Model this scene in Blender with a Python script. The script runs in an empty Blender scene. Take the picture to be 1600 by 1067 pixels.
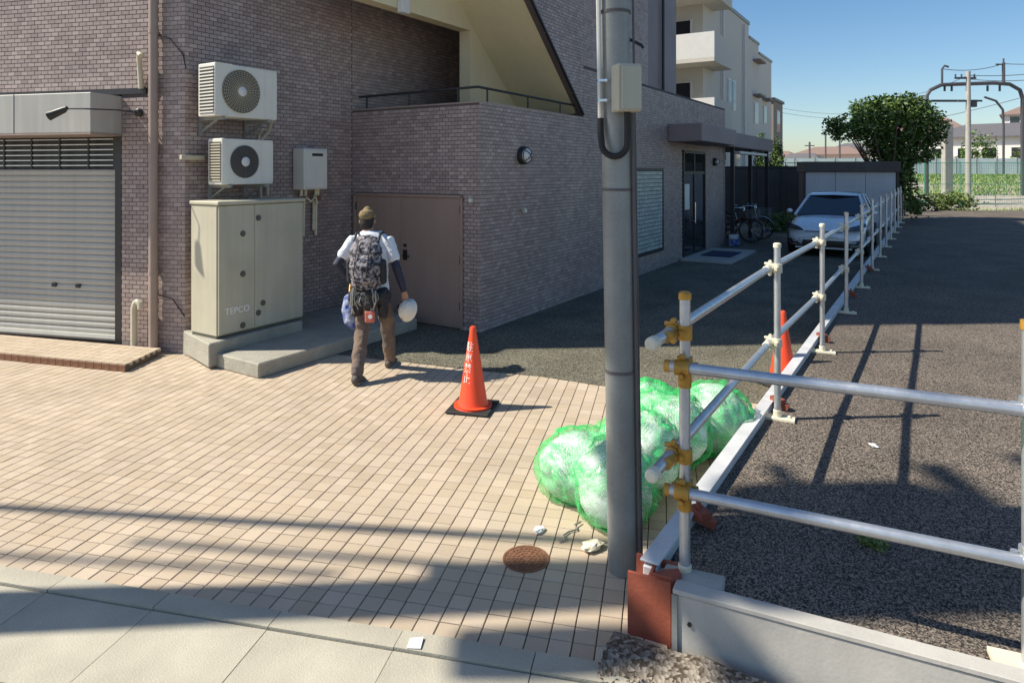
import bpy, bmesh, math, random
import numpy as np
from mathutils import Vector, Matrix, Euler, noise
R = math.radians
random.seed(7)
S = bpy.context.scene
C = S.collection

# ------------------------------------------------------------ camera
H_CAM = 2.05
F_PX, HORIZON = 1042.0, 268.0
cd = bpy.data.cameras.new('camera'); cam = bpy.data.objects.new('camera', cd); C.objects.link(cam)
cam.location = (0, 0, H_CAM); cam.rotation_euler = (R(90), 0, 0)
cd.sensor_width = 36; cd.lens = F_PX/1600*36
cd.shift_y = -(533.5-HORIZON)/1600
cd.clip_start = .05; cd.clip_end = 2000
S.camera = cam
# ------------------------------------------------------------ sky, sun, exposure
SUN_EL, SUN_AZ = 46.5, 3.2          # light travels towards +X, 3 degrees towards +Y
w = bpy.data.worlds.new('World'); S.world = w; w.use_nodes = True
nt = w.node_tree; bg = nt.nodes['Background']
sky = nt.nodes.new('ShaderNodeTexSky'); sky.sky_type = 'NISHITA'; sky.sun_disc = False
sky.sun_elevation = R(SUN_EL); sky.sun_rotation = R(270-SUN_AZ)
sky.air_density = 1.0; sky.dust_density = 0.7; sky.ozone_density = 2.2
hs = nt.nodes.new('ShaderNodeHueSaturation'); hs.inputs['Saturation'].default_value = 1.22
nt.links.new(sky.outputs[0], hs.inputs['Color']); nt.links.new(hs.outputs[0], bg.inputs[0]); bg.inputs[1].default_value = 0.095
sl = bpy.data.lights.new('sun', 'SUN'); sl.energy = 4.8; sl.angle = R(0.7); sl.color = (1, .93, .80)
sun = bpy.data.objects.new('sun', sl); C.objects.link(sun); sun.location = (-20, 0, 30)
a, e = R(SUN_AZ), R(SUN_EL)
L = Vector((math.cos(e)*math.cos(a), math.cos(e)*math.sin(a), -math.sin(e)))
sun.rotation_euler = L.to_track_quat('-Z', 'Y').to_euler()
S.view_settings.view_transform = 'Standard'; S.view_settings.look = 'None'
S.view_settings.exposure = 0.55; S.view_settings.gamma = 1
S.view_settings.use_curve_mapping = False

# ------------------------------------------------------------ helpers
def at(px, py, z=0.0):
    """ground point seen at a pixel, on the level z"""
    Y = F_PX*(H_CAM-z)/(py-HORIZON)
    return Vector(((px-800)/F_PX*Y, Y, z))

class MB:
    def __init__(s): s.v = []; s.f = []; s.m = Matrix.Identity(4)
    def add(s, vs, fs):
        n = len(s.v); s.v += [tuple(s.m @ Vector(p)) for p in vs]; s.f += [tuple(i+n for i in f) for f in fs]; return s
    def box(s, x0, x1, y0, y1, z0, z1):
        return s.add([(x0,y0,z0),(x1,y0,z0),(x1,y1,z0),(x0,y1,z0),(x0,y0,z1),(x1,y0,z1),(x1,y1,z1),(x0,y1,z1)],
                     [(0,3,2,1),(4,5,6,7),(0,1,5,4),(1,2,6,5),(2,3,7,6),(3,0,4,7)])
    def bar(s, p0, p1, wx, wz, up=(0,0,1)):
        """square bar between two points"""
        p0, p1, up = Vector(p0), Vector(p1), Vector(up)
        d = (p1-p0).normalized(); sx = d.cross(up).normalized()*wx/2; sz = sx.cross(d).normalized()*wz/2
        vs = [p+a*sx+b*sz for p in (p0,p1) for a,b in ((-1,-1),(1,-1),(1,1),(-1,1))]
        return s.add(vs, [(0,1,2,3),(7,6,5,4),(0,4,5,1),(1,5,6,2),(2,6,7,3),(3,7,4,0)])
    def prism(s, poly, z0, z1):
        n = len(poly)
        return s.add([(x,y,z0) for x,y in poly]+[(x,y,z1) for x,y in poly],
                     [tuple(range(n-1,-1,-1)), tuple(range(n,2*n))]+[(i,(i+1)%n,(i+1)%n+n,i+n) for i in range(n)])
    def tube(s, pts, r, n=10, caps=True):
        pts = [Vector(p) for p in pts]; k = len(pts)
        rs = r if isinstance(r,(list,tuple)) else [r]*k
        vs = []; fs = []; prev = None
        for i,p in enumerate(pts):
            d = (pts[min(i+1,k-1)]-pts[max(i-1,0)]).normalized()
            if prev is None:
                a_ = Vector((0,0,1)) if abs(d.z) < .9 else Vector((1,0,0)); sx = d.cross(a_).normalized()
            else: sx = (prev-d*prev.dot(d)).normalized()
            prev = sx; sy = d.cross(sx)
            vs += [p+(sx*math.cos(t)+sy*math.sin(t))*rs[i] for t in [2*math.pi*j/n for j in range(n)]]
        for i in range(k-1):
            for j in range(n):
                j2 = (j+1)%n; fs.append((i*n+j, i*n+j2, (i+1)*n+j2, (i+1)*n+j))
        if caps: fs += [tuple(range(n-1,-1,-1)), tuple(range((k-1)*n, k*n))]
        return s.add(vs, fs)
    def lathe(s, prof, n=20, c=(0,0,0), axis='z', sx=1, sy=1):
        vs = []; fs = []; k = len(prof)
        for r_, z in prof:
            for j in range(n):
                t = 2*math.pi*j/n; a_, b_ = r_*math.cos(t)*sx, r_*math.sin(t)*sy
                p = (a_,b_,z) if axis == 'z' else ((a_,-z,b_) if axis == '-y' else (z,a_,b_))
                vs.append((p[0]+c[0],p[1]+c[1],p[2]+c[2]))
        for i in range(k-1):
            for j in range(n):
                j2 = (j+1)%n; fs.append((i*n+j, i*n+j2, (i+1)*n+j2, (i+1)*n+j))
        fs += [tuple(range(n-1,-1,-1)), tuple(range((k-1)*n, k*n))]
        return s.add(vs, fs)
    def ball(s, c, r, n=10, m=6, sz=1):
        prof = [(max(r*math.sin(math.pi*i/m),1e-4), -r*sz*math.cos(math.pi*i/m)) for i in range(m+1)]
        return s.lathe(prof, n, c)
    def mesh(s, name, mt=None, smooth=False):
        me = bpy.data.meshes.new(name); me.from_pydata(s.v, [], s.f)
        if mt: me.materials.append(mt)
        if smooth:
            me.polygons.foreach_set('use_smooth', [True]*len(me.polygons)); me.set_sharp_from_angle(angle=R(38))
        me.update(); return me

def tag(o, label=None, cat=None, group=None, kind=None):
    if label: o['label'] = label
    if cat: o['category'] = cat
    if group: o['group'] = group
    if kind: o['kind'] = kind
    return o
def thing(name, label, cat, loc=(0,0,0), rz=0, group=None):
    o = bpy.data.objects.new(name, None); C.objects.link(o); o.location = loc; o.rotation_euler = (0,0,rz)
    o.empty_display_size = .2
    return tag(o, label, cat, group)
def link(name, me, parent=None, loc=None, rot=None):
    o = bpy.data.objects.new(name, me); C.objects.link(o)
    if parent: o.parent = parent
    if loc is not None: o.location = loc
    if rot is not None: o.rotation_euler = rot
    return o
def part(name, mb, mt, parent=None, smooth=False, bevel=0, label=None, kind=None, loc=None, rot=None, seg=1):
    o = link(name, mb.mesh(name, mt, smooth), parent, loc, rot)
    if bevel:
        b = o.modifiers.new('bevel', 'BEVEL'); b.width = bevel; b.segments = seg; b.limit_method = 'ANGLE'; b.angle_limit = R(40)
    if label: o['label'] = label
    if kind: o['kind'] = kind
    return o
def struct(name, mb, mt, **k):
    o = part(name, mb, mt, **k); o['kind'] = 'structure'; return o
def copy_tree(o, parent=None):
    c = o.copy(); C.objects.link(c)
    if parent: c.parent = parent
    for ch in list(kids.get(o.name, [])) or [x for x in o.children]: copy_tree(ch, c)
    return c
kids = {}

def srgb(r, g, b):
    f = lambda c: (c/255/12.92) if c/255 <= .04045 else ((c/255+.055)/1.055)**2.4
    return (f(r), f(g), f(b))

def mat(name, col, rough=.7, metal=0, var=.15, vscale=3.0, grain=0, gscale=120, bump=0, bscale=60, spec=.5,
        col2=None, mix_scale=2.0, tile=0, tile_col=None, streak=0, coord='Object', alpha=None, trans=0, emit=None, coat=0, sheen=0):
    """procedural principled material: large blotches, fine grain, optional per-piece variation, streaks and bump"""
    m = bpy.data.materials.new(name); m.use_nodes = True; n = m.node_tree.nodes; l = m.node_tree.links
    p = n['Principled BSDF']; p.inputs['Roughness'].default_value = rough; p.inputs['Metallic'].default_value = metal
    p.inputs['Specular IOR Level'].default_value = spec
    tc = n.new('ShaderNodeTexCoord'); gp = n.new('ShaderNodeNewGeometry')
    def noi(scale, det=4, vec=None):
        t = n.new('ShaderNodeTexNoise'); t.inputs['Scale'].default_value = scale; t.inputs['Detail'].default_value = det
        l.new(vec if vec else (gp.outputs['Position'] if coord == 'World' else tc.outputs[coord]), t.inputs['Vector']); return t.outputs['Fac']
    def math_(op, a_, b_, c_=None):
        t = n.new('ShaderNodeMath'); t.operation = op
        for i, x in enumerate((a_, b_, c_)):
            if x is None: continue
            if isinstance(x, (int, float)): t.inputs[i].default_value = x
            else: l.new(x, t.inputs[i])
        return t.outputs[0]
    def rgb(c):
        t = n.new('ShaderNodeRGB'); t.outputs[0].default_value = (*c, 1); return t.outputs[0]
    base = rgb(col)
    if col2:
        mx = n.new('ShaderNodeMix'); mx.data_type = 'RGBA'
        rp = n.new('ShaderNodeMapRange'); rp.inputs[1].default_value = .42; rp.inputs[2].default_value = .58
        l.new(noi(mix_scale, 6), rp.inputs[0]); l.new(rp.outputs[0], mx.inputs[0]); l.new(base, mx.inputs[6]); l.new(rgb(col2), mx.inputs[7]); base = mx.outputs[2]
    if tile:
        g = n.new('ShaderNodeNewGeometry'); oi = n.new('ShaderNodeObjectInfo')
        r_ = math_('FRACT', math_('ADD', g.outputs['Random Per Island'], oi.outputs['Random']), 0)
        if tile_col:
            mx = n.new('ShaderNodeMix'); mx.data_type = 'RGBA'; l.new(r_, mx.inputs[0]); l.new(base, mx.inputs[6]); l.new(rgb(tile_col), mx.inputs[7]); base = mx.outputs[2]
        k2 = math_('FRACT', math_('MULTIPLY', r_, 17.31), 0)
        fac = math_('ADD', math_('MULTIPLY', math_('SUBTRACT', k2, .5), 2*tile), 1)
    else: fac = None
    val = math_('ADD', math_('MULTIPLY', math_('SUBTRACT', noi(vscale, 5), .5), 4*var), 1) if var else None
    if grain:
        gv = math_('ADD', math_('MULTIPLY', math_('SUBTRACT', noi(gscale, 2), .5), 4*grain), 1)
        val = math_('MULTIPLY', val, gv) if val else gv
    if streak:
        mp = n.new('ShaderNodeMapping'); mp.inputs['Scale'].default_value = (14, 14, .9) if coord != 'World' else (3.5, 3.5, .35); l.new(gp.outputs['Position'] if coord == 'World' else tc.outputs[coord], mp.inputs[0])
        sv = math_('ADD', math_('MULTIPLY', math_('SUBTRACT', noi(1, 4, mp.outputs[0]), .5), 4*streak), 1)
        val = math_('MULTIPLY', val, sv) if val else sv
    if fac: val = math_('MULTIPLY', val, fac) if val else fac
    if val:
        mu = n.new('ShaderNodeVectorMath'); mu.operation = 'SCALE'; l.new(base, mu.inputs[0]); l.new(math_('MAXIMUM', val, .05), mu.inputs['Scale']); base = mu.outputs[0]
    l.new(base, p.inputs['Base Color'])
    if var:
        l.new(math_('ADD', math_('MULTIPLY', noi(vscale*3, 4), .2), rough-.1), p.inputs['Roughness'])
    if bump:
        b = n.new('ShaderNodeBump'); b.inputs['Strength'].default_value = min(1, bump*2); b.inputs['Distance'].default_value = bump*.02
        l.new(noi(bscale, 4), b.inputs['Height']); l.new(b.outputs[0], p.inputs['Normal'])
    if alpha is not None: p.inputs['Alpha'].default_value = alpha
    if trans: p.inputs['Transmission Weight'].default_value = trans
    if coat: p.inputs['Coat Weight'].default_value = coat; p.inputs['Coat Roughness'].default_value = .06
    if emit: p.inputs['Emission Color'].default_value = (*emit[0],1); p.inputs['Emission Strength'].default_value = emit[1]
    m['nodes_out'] = 1
    return m

def aggregate(name, dark, light, scale=110, frac=.5, rough=.9, bump=.5, var=.12, stain=None, sdark=.6):
    """stony surface: voronoi chips of differing lightness, in world coordinates"""
    m = bpy.data.materials.new(name); m.use_nodes = True; n = m.node_tree.nodes; l = m.node_tree.links
    p = n['Principled BSDF']; p.inputs['Roughness'].default_value = rough; p.inputs['Specular IOR Level'].default_value = .25
    g = n.new('ShaderNodeNewGeometry')
    v = n.new('ShaderNodeTexVoronoi'); v.inputs['Scale'].default_value = scale; l.new(g.outputs['Position'], v.inputs['Vector'])
    sp = n.new('ShaderNodeSeparateColor'); l.new(v.outputs['Color'], sp.inputs[0])
    rp = n.new('ShaderNodeValToRGB'); e_ = rp.color_ramp.elements
    e_[0].position = max(0, frac-.35); e_[0].color = (*dark,1); e_[1].position = min(1, frac+.45); e_[1].color = (*light,1)
    l.new(sp.outputs[0], rp.inputs[0])
    t = n.new('ShaderNodeTexNoise'); t.inputs['Scale'].default_value = 1.3; t.inputs['Detail'].default_value = 6; l.new(g.outputs['Position'], t.inputs['Vector'])
    mr = n.new('ShaderNodeMapRange'); mr.inputs[1].default_value = .3; mr.inputs[2].default_value = .7; mr.inputs[3].default_value = 1-var*2; mr.inputs[4].default_value = 1+var*2
    l.new(t.outputs['Fac'], mr.inputs[0])
    mu = n.new('ShaderNodeVectorMath'); mu.operation = 'SCALE'; l.new(rp.outputs[0], mu.inputs[0]); l.new(mr.outputs[0], mu.inputs['Scale'])
    l.new(mu.outputs[0], p.inputs['Base Color'])
    b = n.new('ShaderNodeBump'); b.inputs['Strength'].default_value = bump; b.inputs['Distance'].default_value = .006
    l.new(v.outputs['Distance'], b.inputs['Height']); l.new(b.outputs[0], p.inputs['Normal'])
    return m

M = {}
M['paver'] = mat('paver', (.455,.365,.262), .72, tile=.07, tile_col=(.50,.41,.31), var=.12, vscale=.9, grain=.07, gscale=150, bump=.12, bscale=200, spec=.35, coord='World')
M['joint'] = mat('joint', (.13,.10,.075), .95, var=.2, grain=.1)
M['asphalt'] = aggregate('asphalt', (.034,.034,.030), (.30,.275,.195), 150, .62, bump=.3)
M['lot'] = aggregate('lot_asphalt', (.034,.030,.027), (.31,.255,.205), 150, .62, bump=.45, var=.10)
M['road'] = aggregate('road_asphalt', (.11,.11,.12), (.17,.17,.18), 170, .5)
M['earth'] = aggregate('gravel_earth', (.09,.07,.05), (.36,.31,.25), 60, .5, bump=1)
M['yard'] = aggregate('yard_gravel', (.30,.25,.20), (.52,.46,.40), 12, .4)
M['gutter'] = mat('gutter_concrete', (.42,.39,.31), .85, var=.22, vscale=2.2, grain=.08, gscale=170, bump=.25, bscale=120, coord='Object')
M['concrete'] = mat('concrete', (.40,.38,.34), .85, var=.14, vscale=2.5, grain=.08, gscale=120, bump=.25, bscale=90, streak=.05)
M['concrete_old'] = mat('old_concrete', (.36,.34,.28), .9, var=.18, vscale=4, grain=.12, gscale=70, bump=.5, bscale=60)
M['wtile'] = mat('wall_tile', (.315,.242,.222), .5, tile=.13, tile_col=(.41,.33,.295), var=.10, vscale=.8, grain=.05, gscale=300, spec=.5, coord='World', streak=.06)
M['wtile_lo'] = mat('plain_tile', (.25,.205,.205), .6, tile=0, var=.1, vscale=1.2, grain=.08, gscale=60, streak=.04)
M['grout'] = mat('grout', (.115,.09,.09), .95, var=.15, vscale=1, grain=.08)
M['cream'] = mat('cream_render', (.70,.62,.40), .8, var=.07, vscale=1.2, grain=.03, gscale=90, bump=.1, streak=.03)
M['door'] = mat('taupe_door_paint', (.34,.235,.19), .5, var=.06, vscale=1.5, streak=.05)
M['pipe'] = mat('pipe_paint', (.33,.25,.21), .45, var=.08, vscale=4, streak=.05)
M['cab'] = mat('cabinet_paint', (.47,.445,.34), .5, var=.10, vscale=2.2, streak=.07, grain=.02)
M['cab_dark'] = mat('cabinet_lock', (.10,.10,.08), .5)
M['white'] = mat('white_enamel', (.72,.70,.62), .4, var=.05, vscale=5, streak=.04)
M['white_cool'] = mat('white_plastic', (.68,.68,.66), .4, var=.04, vscale=5)
M['fin'] = mat('dark_fins', (.09,.085,.075), .6)
M['conduit'] = mat('conduit_grey', (.12,.105,.10), .6)
M['mat_blue'] = mat('mat_blue', (.03,.035,.08), .9, var=.2)
M['beige'] = mat('beige_plastic', (.52,.48,.36), .5, var=.08, vscale=6)
M['black'] = mat('black_metal', (.02,.02,.022), .45, var=.1)
M['rubber'] = mat('black_rubber', (.022,.021,.02), .75, var=.2, vscale=8, grain=.1)
M['shutter'] = mat('shutter_paint', (.43,.42,.38), .45, var=.08, vscale=1.6, streak=.09, grain=.03)
M['galv'] = mat('galvanised_pipe', (.56,.58,.60), .38, metal=.75, var=.12, vscale=14, grain=.05, gscale=60)
M['galv_pole'] = mat('galvanised_pole', (.27,.275,.255), .5, metal=.2, var=.18, vscale=5, grain=.06, gscale=60, streak=.1)
M['ochre'] = mat('ochre_zinc', (.50,.27,.045), .45, metal=.35, var=.25, vscale=20, bump=.2)
M['cap_white'] = mat('cap_white', (.72,.66,.50), .5, var=.1, vscale=12)
M['beam'] = mat('beam_paint', (.62,.62,.62), .5, metal=.15, var=.16, vscale=5, grain=.06)
M['panel'] = mat('panel_concrete', (.44,.42,.38), .8, var=.16, vscale=2.0, grain=.05, bump=.15, streak=.05)
M['red'] = mat('red_oxide', (.28,.072,.04), .6, var=.22, vscale=9, grain=.08, bump=.2)
M['rust'] = mat('rusty_iron', (.21,.10,.055), .7, metal=.2, var=.3, vscale=25, bump=.4, bscale=60)
M['cone'] = mat('cone_plastic', (.86,.075,.022), .42, var=.08, vscale=6)
M['print'] = mat('white_print', (.80,.78,.74), .6, var=.1, vscale=30)
M['print_grey'] = mat('faded_print', (.85,.85,.82), .6, var=.15, vscale=40)
M['litter'] = mat('litter_paper', (.75,.75,.73), .8, var=.1)
M['leaf'] = mat('leaf_dark', (.042,.085,.018), .55, tile=.5, tile_col=(.12,.20,.035), var=.2, vscale=1, trans=0)
M['leaf_pale'] = mat('leaf_bright', (.09,.15,.03), .6, tile=.4, tile_col=(.17,.22,.05), var=.2, vscale=1)  # brighter, yellower green for the climber, weed, a bush and some trees
M['grass'] = mat('grass_blades', (.13,.22,.045), .7, tile=.4, tile_col=(.26,.34,.09), var=.1)
M['bark'] = mat('bark', (.12,.09,.065), .9, var=.25, vscale=8, bump=.6, bscale=25)
M['glass'] = mat('dark_glass', (.015,.02,.025), .06, var=0, spec=.8)
M['pale'] = mat('pale_render', (.56,.54,.48), .85, var=.06, vscale=.25, streak=.02, grain=.02, gscale=20)
M['pale_brown'] = mat('brown_render', (.24,.20,.17), .85, var=.06, vscale=.3)
M['dark_wall'] = mat('dark_wall', (.095,.082,.075), .85, var=.2, vscale=1, streak=.12)
M['shed'] = mat('shed_panel', (.50,.50,.52), .5, var=.05, vscale=1, streak=.05)
M['car'] = mat('car_paint', (.78,.82,.84), .28, metal=.1, var=.02, vscale=1, coat=1)
M['car_black'] = mat('car_trim', (.015,.015,.017), .35, var=0)
M['chrome'] = mat('chrome', (.7,.7,.72), .15, metal=1, var=0)
M['lamp'] = mat('headlamp', (.05,.055,.065), .12, var=0, coat=1)
# ============================================================ SETTING: ground levels
U = Vector((.529, .848)); V = Vector((-.848, .529)); AB = math.atan2(.848, .529)
O = Vector((-.407, 8.48))
def BL(t, w_, z=0.0):
    p = O+U*t+V*w_; return Vector((p.x, p.y, z))
LOT = .22
def inpoly(x, y, poly):
    c = False; n = len(poly); j = n-1
    for i in range(n):
        xi, yi = poly[i]; xj, yj = poly[j]
        if (yi > y) != (yj > y) and x < (xj-xi)*(y-yi)/(yj-yi)+xi: c = not c
        j = i
    return c
def rect(x0, x1, y0, y1): return [(x0,y0),(x1,y0),(x1,y1),(x0,y1)]

# terrain to the horizon
struct('ground', MB().add([(-400,-60,-.03),(500,-60,-.03),(500,800,-.03),(-400,800,-.03)], [(0,1,2,3)]), M['yard'])
# road in front of the kerb
KU = Vector((.976,-.2185)).normalized(); KV = Vector((.2185,.976)).normalized()     # along / across the kerb
K0 = Vector((-2.63, 3.45))
def KL(s, d, z=0.0):
    p = K0+KU*s+KV*d; return (p.x, p.y, z)
struct('road', MB().add([KL(-14,-9,-.012),KL(14,-9,-.012),KL(14,-.62,-.012),KL(-14,-.62,-.012)], [(0,1,2,3)]), M['road'])
# concrete gutter: kerb stones and gutter slabs, each a piece
bed = struct('gutter', MB().add([KL(-8,-.63,-.02),KL(3.75,-.63,-.02),KL(3.75,.03,-.02),KL(-8,.03,-.02)], [(0,1,2,3)]), M['joint'])
ks = MB(); ks.box(-.298,.298,-.055,.055,-.05,.014); ks = ks.mesh('kerb_stone', M['gutter'])
gs = MB(); gs.add([(-.298,-.5,-.03),(.298,-.5,-.03),(.298,-.005,-.03),(-.298,-.005,-.03),(-.298,-.5,-.004),(.298,-.5,-.004),(.298,-.005,.004),(-.298,-.005,.004)],
                  [(0,3,2,1),(4,5,6,7),(0,1,5,4),(1,2,6,5),(2,3,7,6),(3,0,4,7)]); gs = gs.mesh('gutter_slab', M['gutter'])
ka = math.atan2(KU.y, KU.x)
for i in range(-8, 6):
    p = KL(i*.6+.1, -.06, random.uniform(-.002,.002)); link('kerb_stone', ks, bed, p, (0,0,ka+R(random.uniform(-.3,.3))))
    p = KL(i*.6+.1, -.12, random.uniform(-.001,.001)); link('gutter_slab', gs, bed, p, (0,0,ka+R(random.uniform(-.2,.2))))
# paved forecourt
PX = .1015
pave_poly = [(-8.5,4.78),(-6,4.22),(-2.63,3.47),(.70,2.72),(.74,3.2),(2.2,5.72),(2.2,6.0),(-1.9,7.6),(-3.4,7.5),(-8.5,8.6)]
pav = struct('pavement', MB().add([(x,y,-.010) for x,y in pave_poly], [tuple(range(len(pave_poly)))]), M['joint'])
cells = []
for i in range(-80, 60):
    for j in range(0, 70):
        c = K0+KU*(i*PX+.05)+KV*(j*PX+.053)
        if inpoly(c.x, c.y, pave_poly): cells.append((c.x, c.y))
def in_frame(x, y, z=0):
    px = 800+x/y*F_PX; py = HORIZON+(H_CAM-z)/y*F_PX
    return -20 < px < 1620 and -20 < py < 1087
vis = sorted([c for c in cells if in_frame(*c)], key=lambda c: c[1])
near = set(vis[:300])
tm = MB(); q = .0482
def tile_geo(mb, cx, cy, ang, dz):
    ca, sa = math.cos(ang), math.sin(ang)
    def P(x, y, z): return (cx+x*ca-y*sa, cy+x*sa+y*ca, z)
    b = .0022
    mb.add([P(-q,-q,-.011),P(q,-q,-.011),P(q,q,-.011),P(-q,q,-.011),P(-q,-q,-b+dz),P(q,-q,-b+dz),P(q,q,-b+dz),P(-q,q,-b+dz),
            P(-q+b,-q+b,dz),P(q-b,-q+b,dz),P(q-b,q-b,dz),P(-q+b,q-b,dz)],
           [(0,1,5,4),(1,2,6,5),(2,3,7,6),(3,0,4,7),(4,5,9,8),(5,6,10,9),(6,7,11,10),(7,4,8,11),(8,9,10,11)])
one = MB(); tile_geo(one, 0, 0, 0, 0); one = one.mesh('paving_tile', M['paver'])
rv, rf = [], []
for c in cells:
    dz = random.uniform(-.0012,.0012)
    if c in near: link('paving_tile', one, pav, (c[0],c[1],dz), (random.uniform(-.006,.006),random.uniform(-.006,.006),ka+random.uniform(-.006,.006)))
    else:
        n0 = len(rv); ang = ka+random.uniform(-.006,.006); ca, sa = math.cos(ang), math.sin(ang); b = .0022
        for x,y,z in ((-q,-q,-.011),(q,-q,-.011),(q,q,-.011),(-q,q,-.011),(-q,-q,-b+dz),(q,-q,-b+dz),(q,q,-b+dz),(-q,q,-b+dz),(-q+b,-q+b,dz),(q-b,-q+b,dz),(q-b,q-b,dz),(-q+b,q-b,dz)):
            rv.append((c[0]+x*ca-y*sa, c[1]+x*sa+y*ca, z))
        rf += [tuple(i+n0 for i in f) for f in ((0,1,5,4),(1,2,6,5),(2,3,7,6),(3,0,4,7),(4,5,9,8),(5,6,10,9),(6,7,11,10),(7,4,8,11),(8,9,10,11))]
me = bpy.data.meshes.new('paving_tiles'); me.from_pydata(rv, [], rf); me.materials.append(M['paver'])
link('paving_tiles', me, pav)['kind'] = 'stuff'

# stony asphalt alley between the building and the fence
FL = lambda Y, off=0: (.775+.624*(Y-2.99)-off, Y)          # the line of the side fence
alley = [(-2.35,7.62),(-1.57,7.32),(-.26,6.84),(.3,6.66),(.967,6.32),(1.25,6.2),(2.3,5.85)] + [FL(Y,.17) for Y in (6.5,10,20,34)] + [(3,34),(-2.6,10)]
# undulating sheet: simple flat with slight border
struct('alley', MB().add([(x,y,.004) for x,y in alley], [tuple(range(len(alley)))]), M['asphalt'])
lotp = [(.70,2.98)] + [FL(Y,.12) for Y in (3.2,10,20,31)] + [(60,33),(60,2.0),(3.4,1.65),(2.9,1.90)]
struct('parking_lot', MB().prism(lotp, -.02, LOT), M['lot'])
# bare earth strip beneath the retaining wall
ear = MB(); N = 26
P0, P1 = Vector((.42,2.86)), Vector((2.6,1.75))
for i in range(N):
    for j in range(9):
        p = P0.lerp(P1, i/(N-1))+Vector((-.44,-.9)).normalized()*(j/8*.55-.06)
        ear.v.append((p.x, p.y, .012+.03*noise.noise(Vector((p.x*7,p.y*7,0)))+(.035 if j < 3 else .018-.004*j)))
ear.f = [(i*9+j,(i+1)*9+j,(i+1)*9+j+1,i*9+j+1) for i in range(N-1) for j in range(8)]
struct('earth_strip', ear, M['earth'], smooth=True)
gr = MB()
for i in range(900):
    p = P0.lerp(P1, random.random())+Vector((-.44,-.9)).normalized()*random.uniform(-.02,.42); s_ = random.uniform(.003,.010)
    gr.m = Matrix.Translation((p.x,p.y,.032+s_*.4)) @ Euler((random.random()*3,random.random()*3,random.random()*3)).to_matrix().to_4x4()
    gr.add([(-s_,-s_,-s_*.6),(s_,-s_,-s_*.5),(0,s_,-s_*.6),(0,0,s_*.8)], [(0,2,1),(0,1,3),(1,2,3),(2,0,3)])
tag(part('gravel', gr, M['earth']), 'loose brown gravel and grit below the concrete retaining panel', 'gravel', kind='stuff')

# ============================================================ APARTMENT BUILDING (local axes: x along the side wall, y into the building)
bld = thing('apartment_building', 'apartment building clad in mauve brown mosaic tiles with roller shutter and outside stair', 'building', (O.x,O.y,0), AB)
DW = 2.25                                      # where the plane of the wall with the condensers stands
ca_, cb_ = Vector((-2.566,DW)), Vector((-.3166,.9475)).normalized()        # front corner and direction of the shop front
def AP(s, out=0.0):                            # point on the shop front plane, out = distance towards the street
    n_ = Vector((-cb_.y, cb_.x))               # outward normal
    p = ca_+cb_*s+n_*out; return (p.x, p.y)
# bodies (joints between the tiles lie 6 mm behind the tile faces)
J = -.006
far = AP(12)
back = [(far[0]+.3,14)]
solid = [(8.7,DW-J),(8.7,3),(16,3),(16,14)]
part('wall', MB().prism([AP(0,J)[0:2], (ca_.x, DW-J)] + solid + back + [AP(12,J)], 3.0, 14), M['grout'], bld)
part('wall', MB().prism([AP(0,J), (ca_.x, DW-J)] + solid + back + [AP(12,-.2), AP(.855,-.2), AP(.855,J)], -.1, 2.999), M['grout'], bld)
part('wall', MB().box(-J,3.0,-J,DW-.001,-.1,1.80), M['grout'], bld)                       # room under the landing
part('parapet', MB().box(-J,.18,-J,DW-.001,1.801,2.925).box(.181,3.0,-J,.18,1.801,2.925), M['grout'], bld)
part('coping', MB().box(-.004,.19,.19,DW-.002,2.926,2.945).box(-.004,3.0,-.004,.19,2.926,2.945), M['pipe'], bld)
part('wall', MB().box(3.001,12.08,-J,DW-.003,-.1,3.80), M['grout'], bld)                  # entrance side
part('wall', MB().box(3.001,6.0,-J,DW-.003,3.801,14).box(6.001,8.70,.3,DW-.003,3.801,14), M['wtile_lo'], bld, label='upper storeys in plain grey mauve tile')
part('wall', MB().box(-1.0,3.0,.0,DW-.003,7.6,14), M['wtile_lo'], bld)
# stair flight: slopes up towards the street
def dz_(t): return 4.51-.89*(t-1.29)
fl = MB(); t0, t1 = -1.0, 2.99
fl.add([(t0,0-J,dz_(t0)),(t1,-J,dz_(t1)),(t1,-J,7.599),(t0,-J,7.599),(t0,.12,dz_(t0)),(t1,.12,dz_(t1)),(t1,.12,7.599),(t0,.12,7.599)],
       [(0,1,2,3),(7,6,5,4),(0,4,5,1),(3,2,6,7),(0,3,7,4),(1,5,6,2)])
part('stair_parapet', fl, M['grout'], bld)
so = MB()
so.add([(t0,.121,dz_(t0)+.01),(t1,.121,dz_(t1)+.01),(t1,1.199,dz_(t1)+.01),(t0,1.199,dz_(t0)+.01),(t0,.121,dz_(t0)+.22),(t1,.121,dz_(t1)+.22),(t1,1.199,dz_(t1)+.22),(t0,1.199,dz_(t0)+.22)],
       [(0,1,2,3),(7,6,5,4),(0,4,5,1),(3,2,6,7),(0,3,7,4),(1,5,6,2)])
part('stair_soffit', so, M['cream'], bld)
part('edge_trim', MB().bar((t0,-.012,dz_(t0)-.012),(t1,-.012,dz_(t1)-.012),.035,.03), M['black'], bld)
part('stair_wall', MB().box(1.46,5.99,1.20,1.40,1.801,7.598).box(-1.07,1.459,1.20,1.40,4.235,7.598), M['cream'], bld)
part('stair_wall', MB().box(5.8,5.995,1.401,DW-.008,1.801,7.598), M['cream'], bld)
part('conduit_box', MB().box(-.22,-.06,1.10,1.199,4.17,5.2), M['white_cool'], bld, bevel=.01)
hr = MB(); z_ = 3.13
hr.tube([(.09,2.2,z_),(.09,.09,z_+.01),(3.0,.09,z_)], .017, 8)
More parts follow.
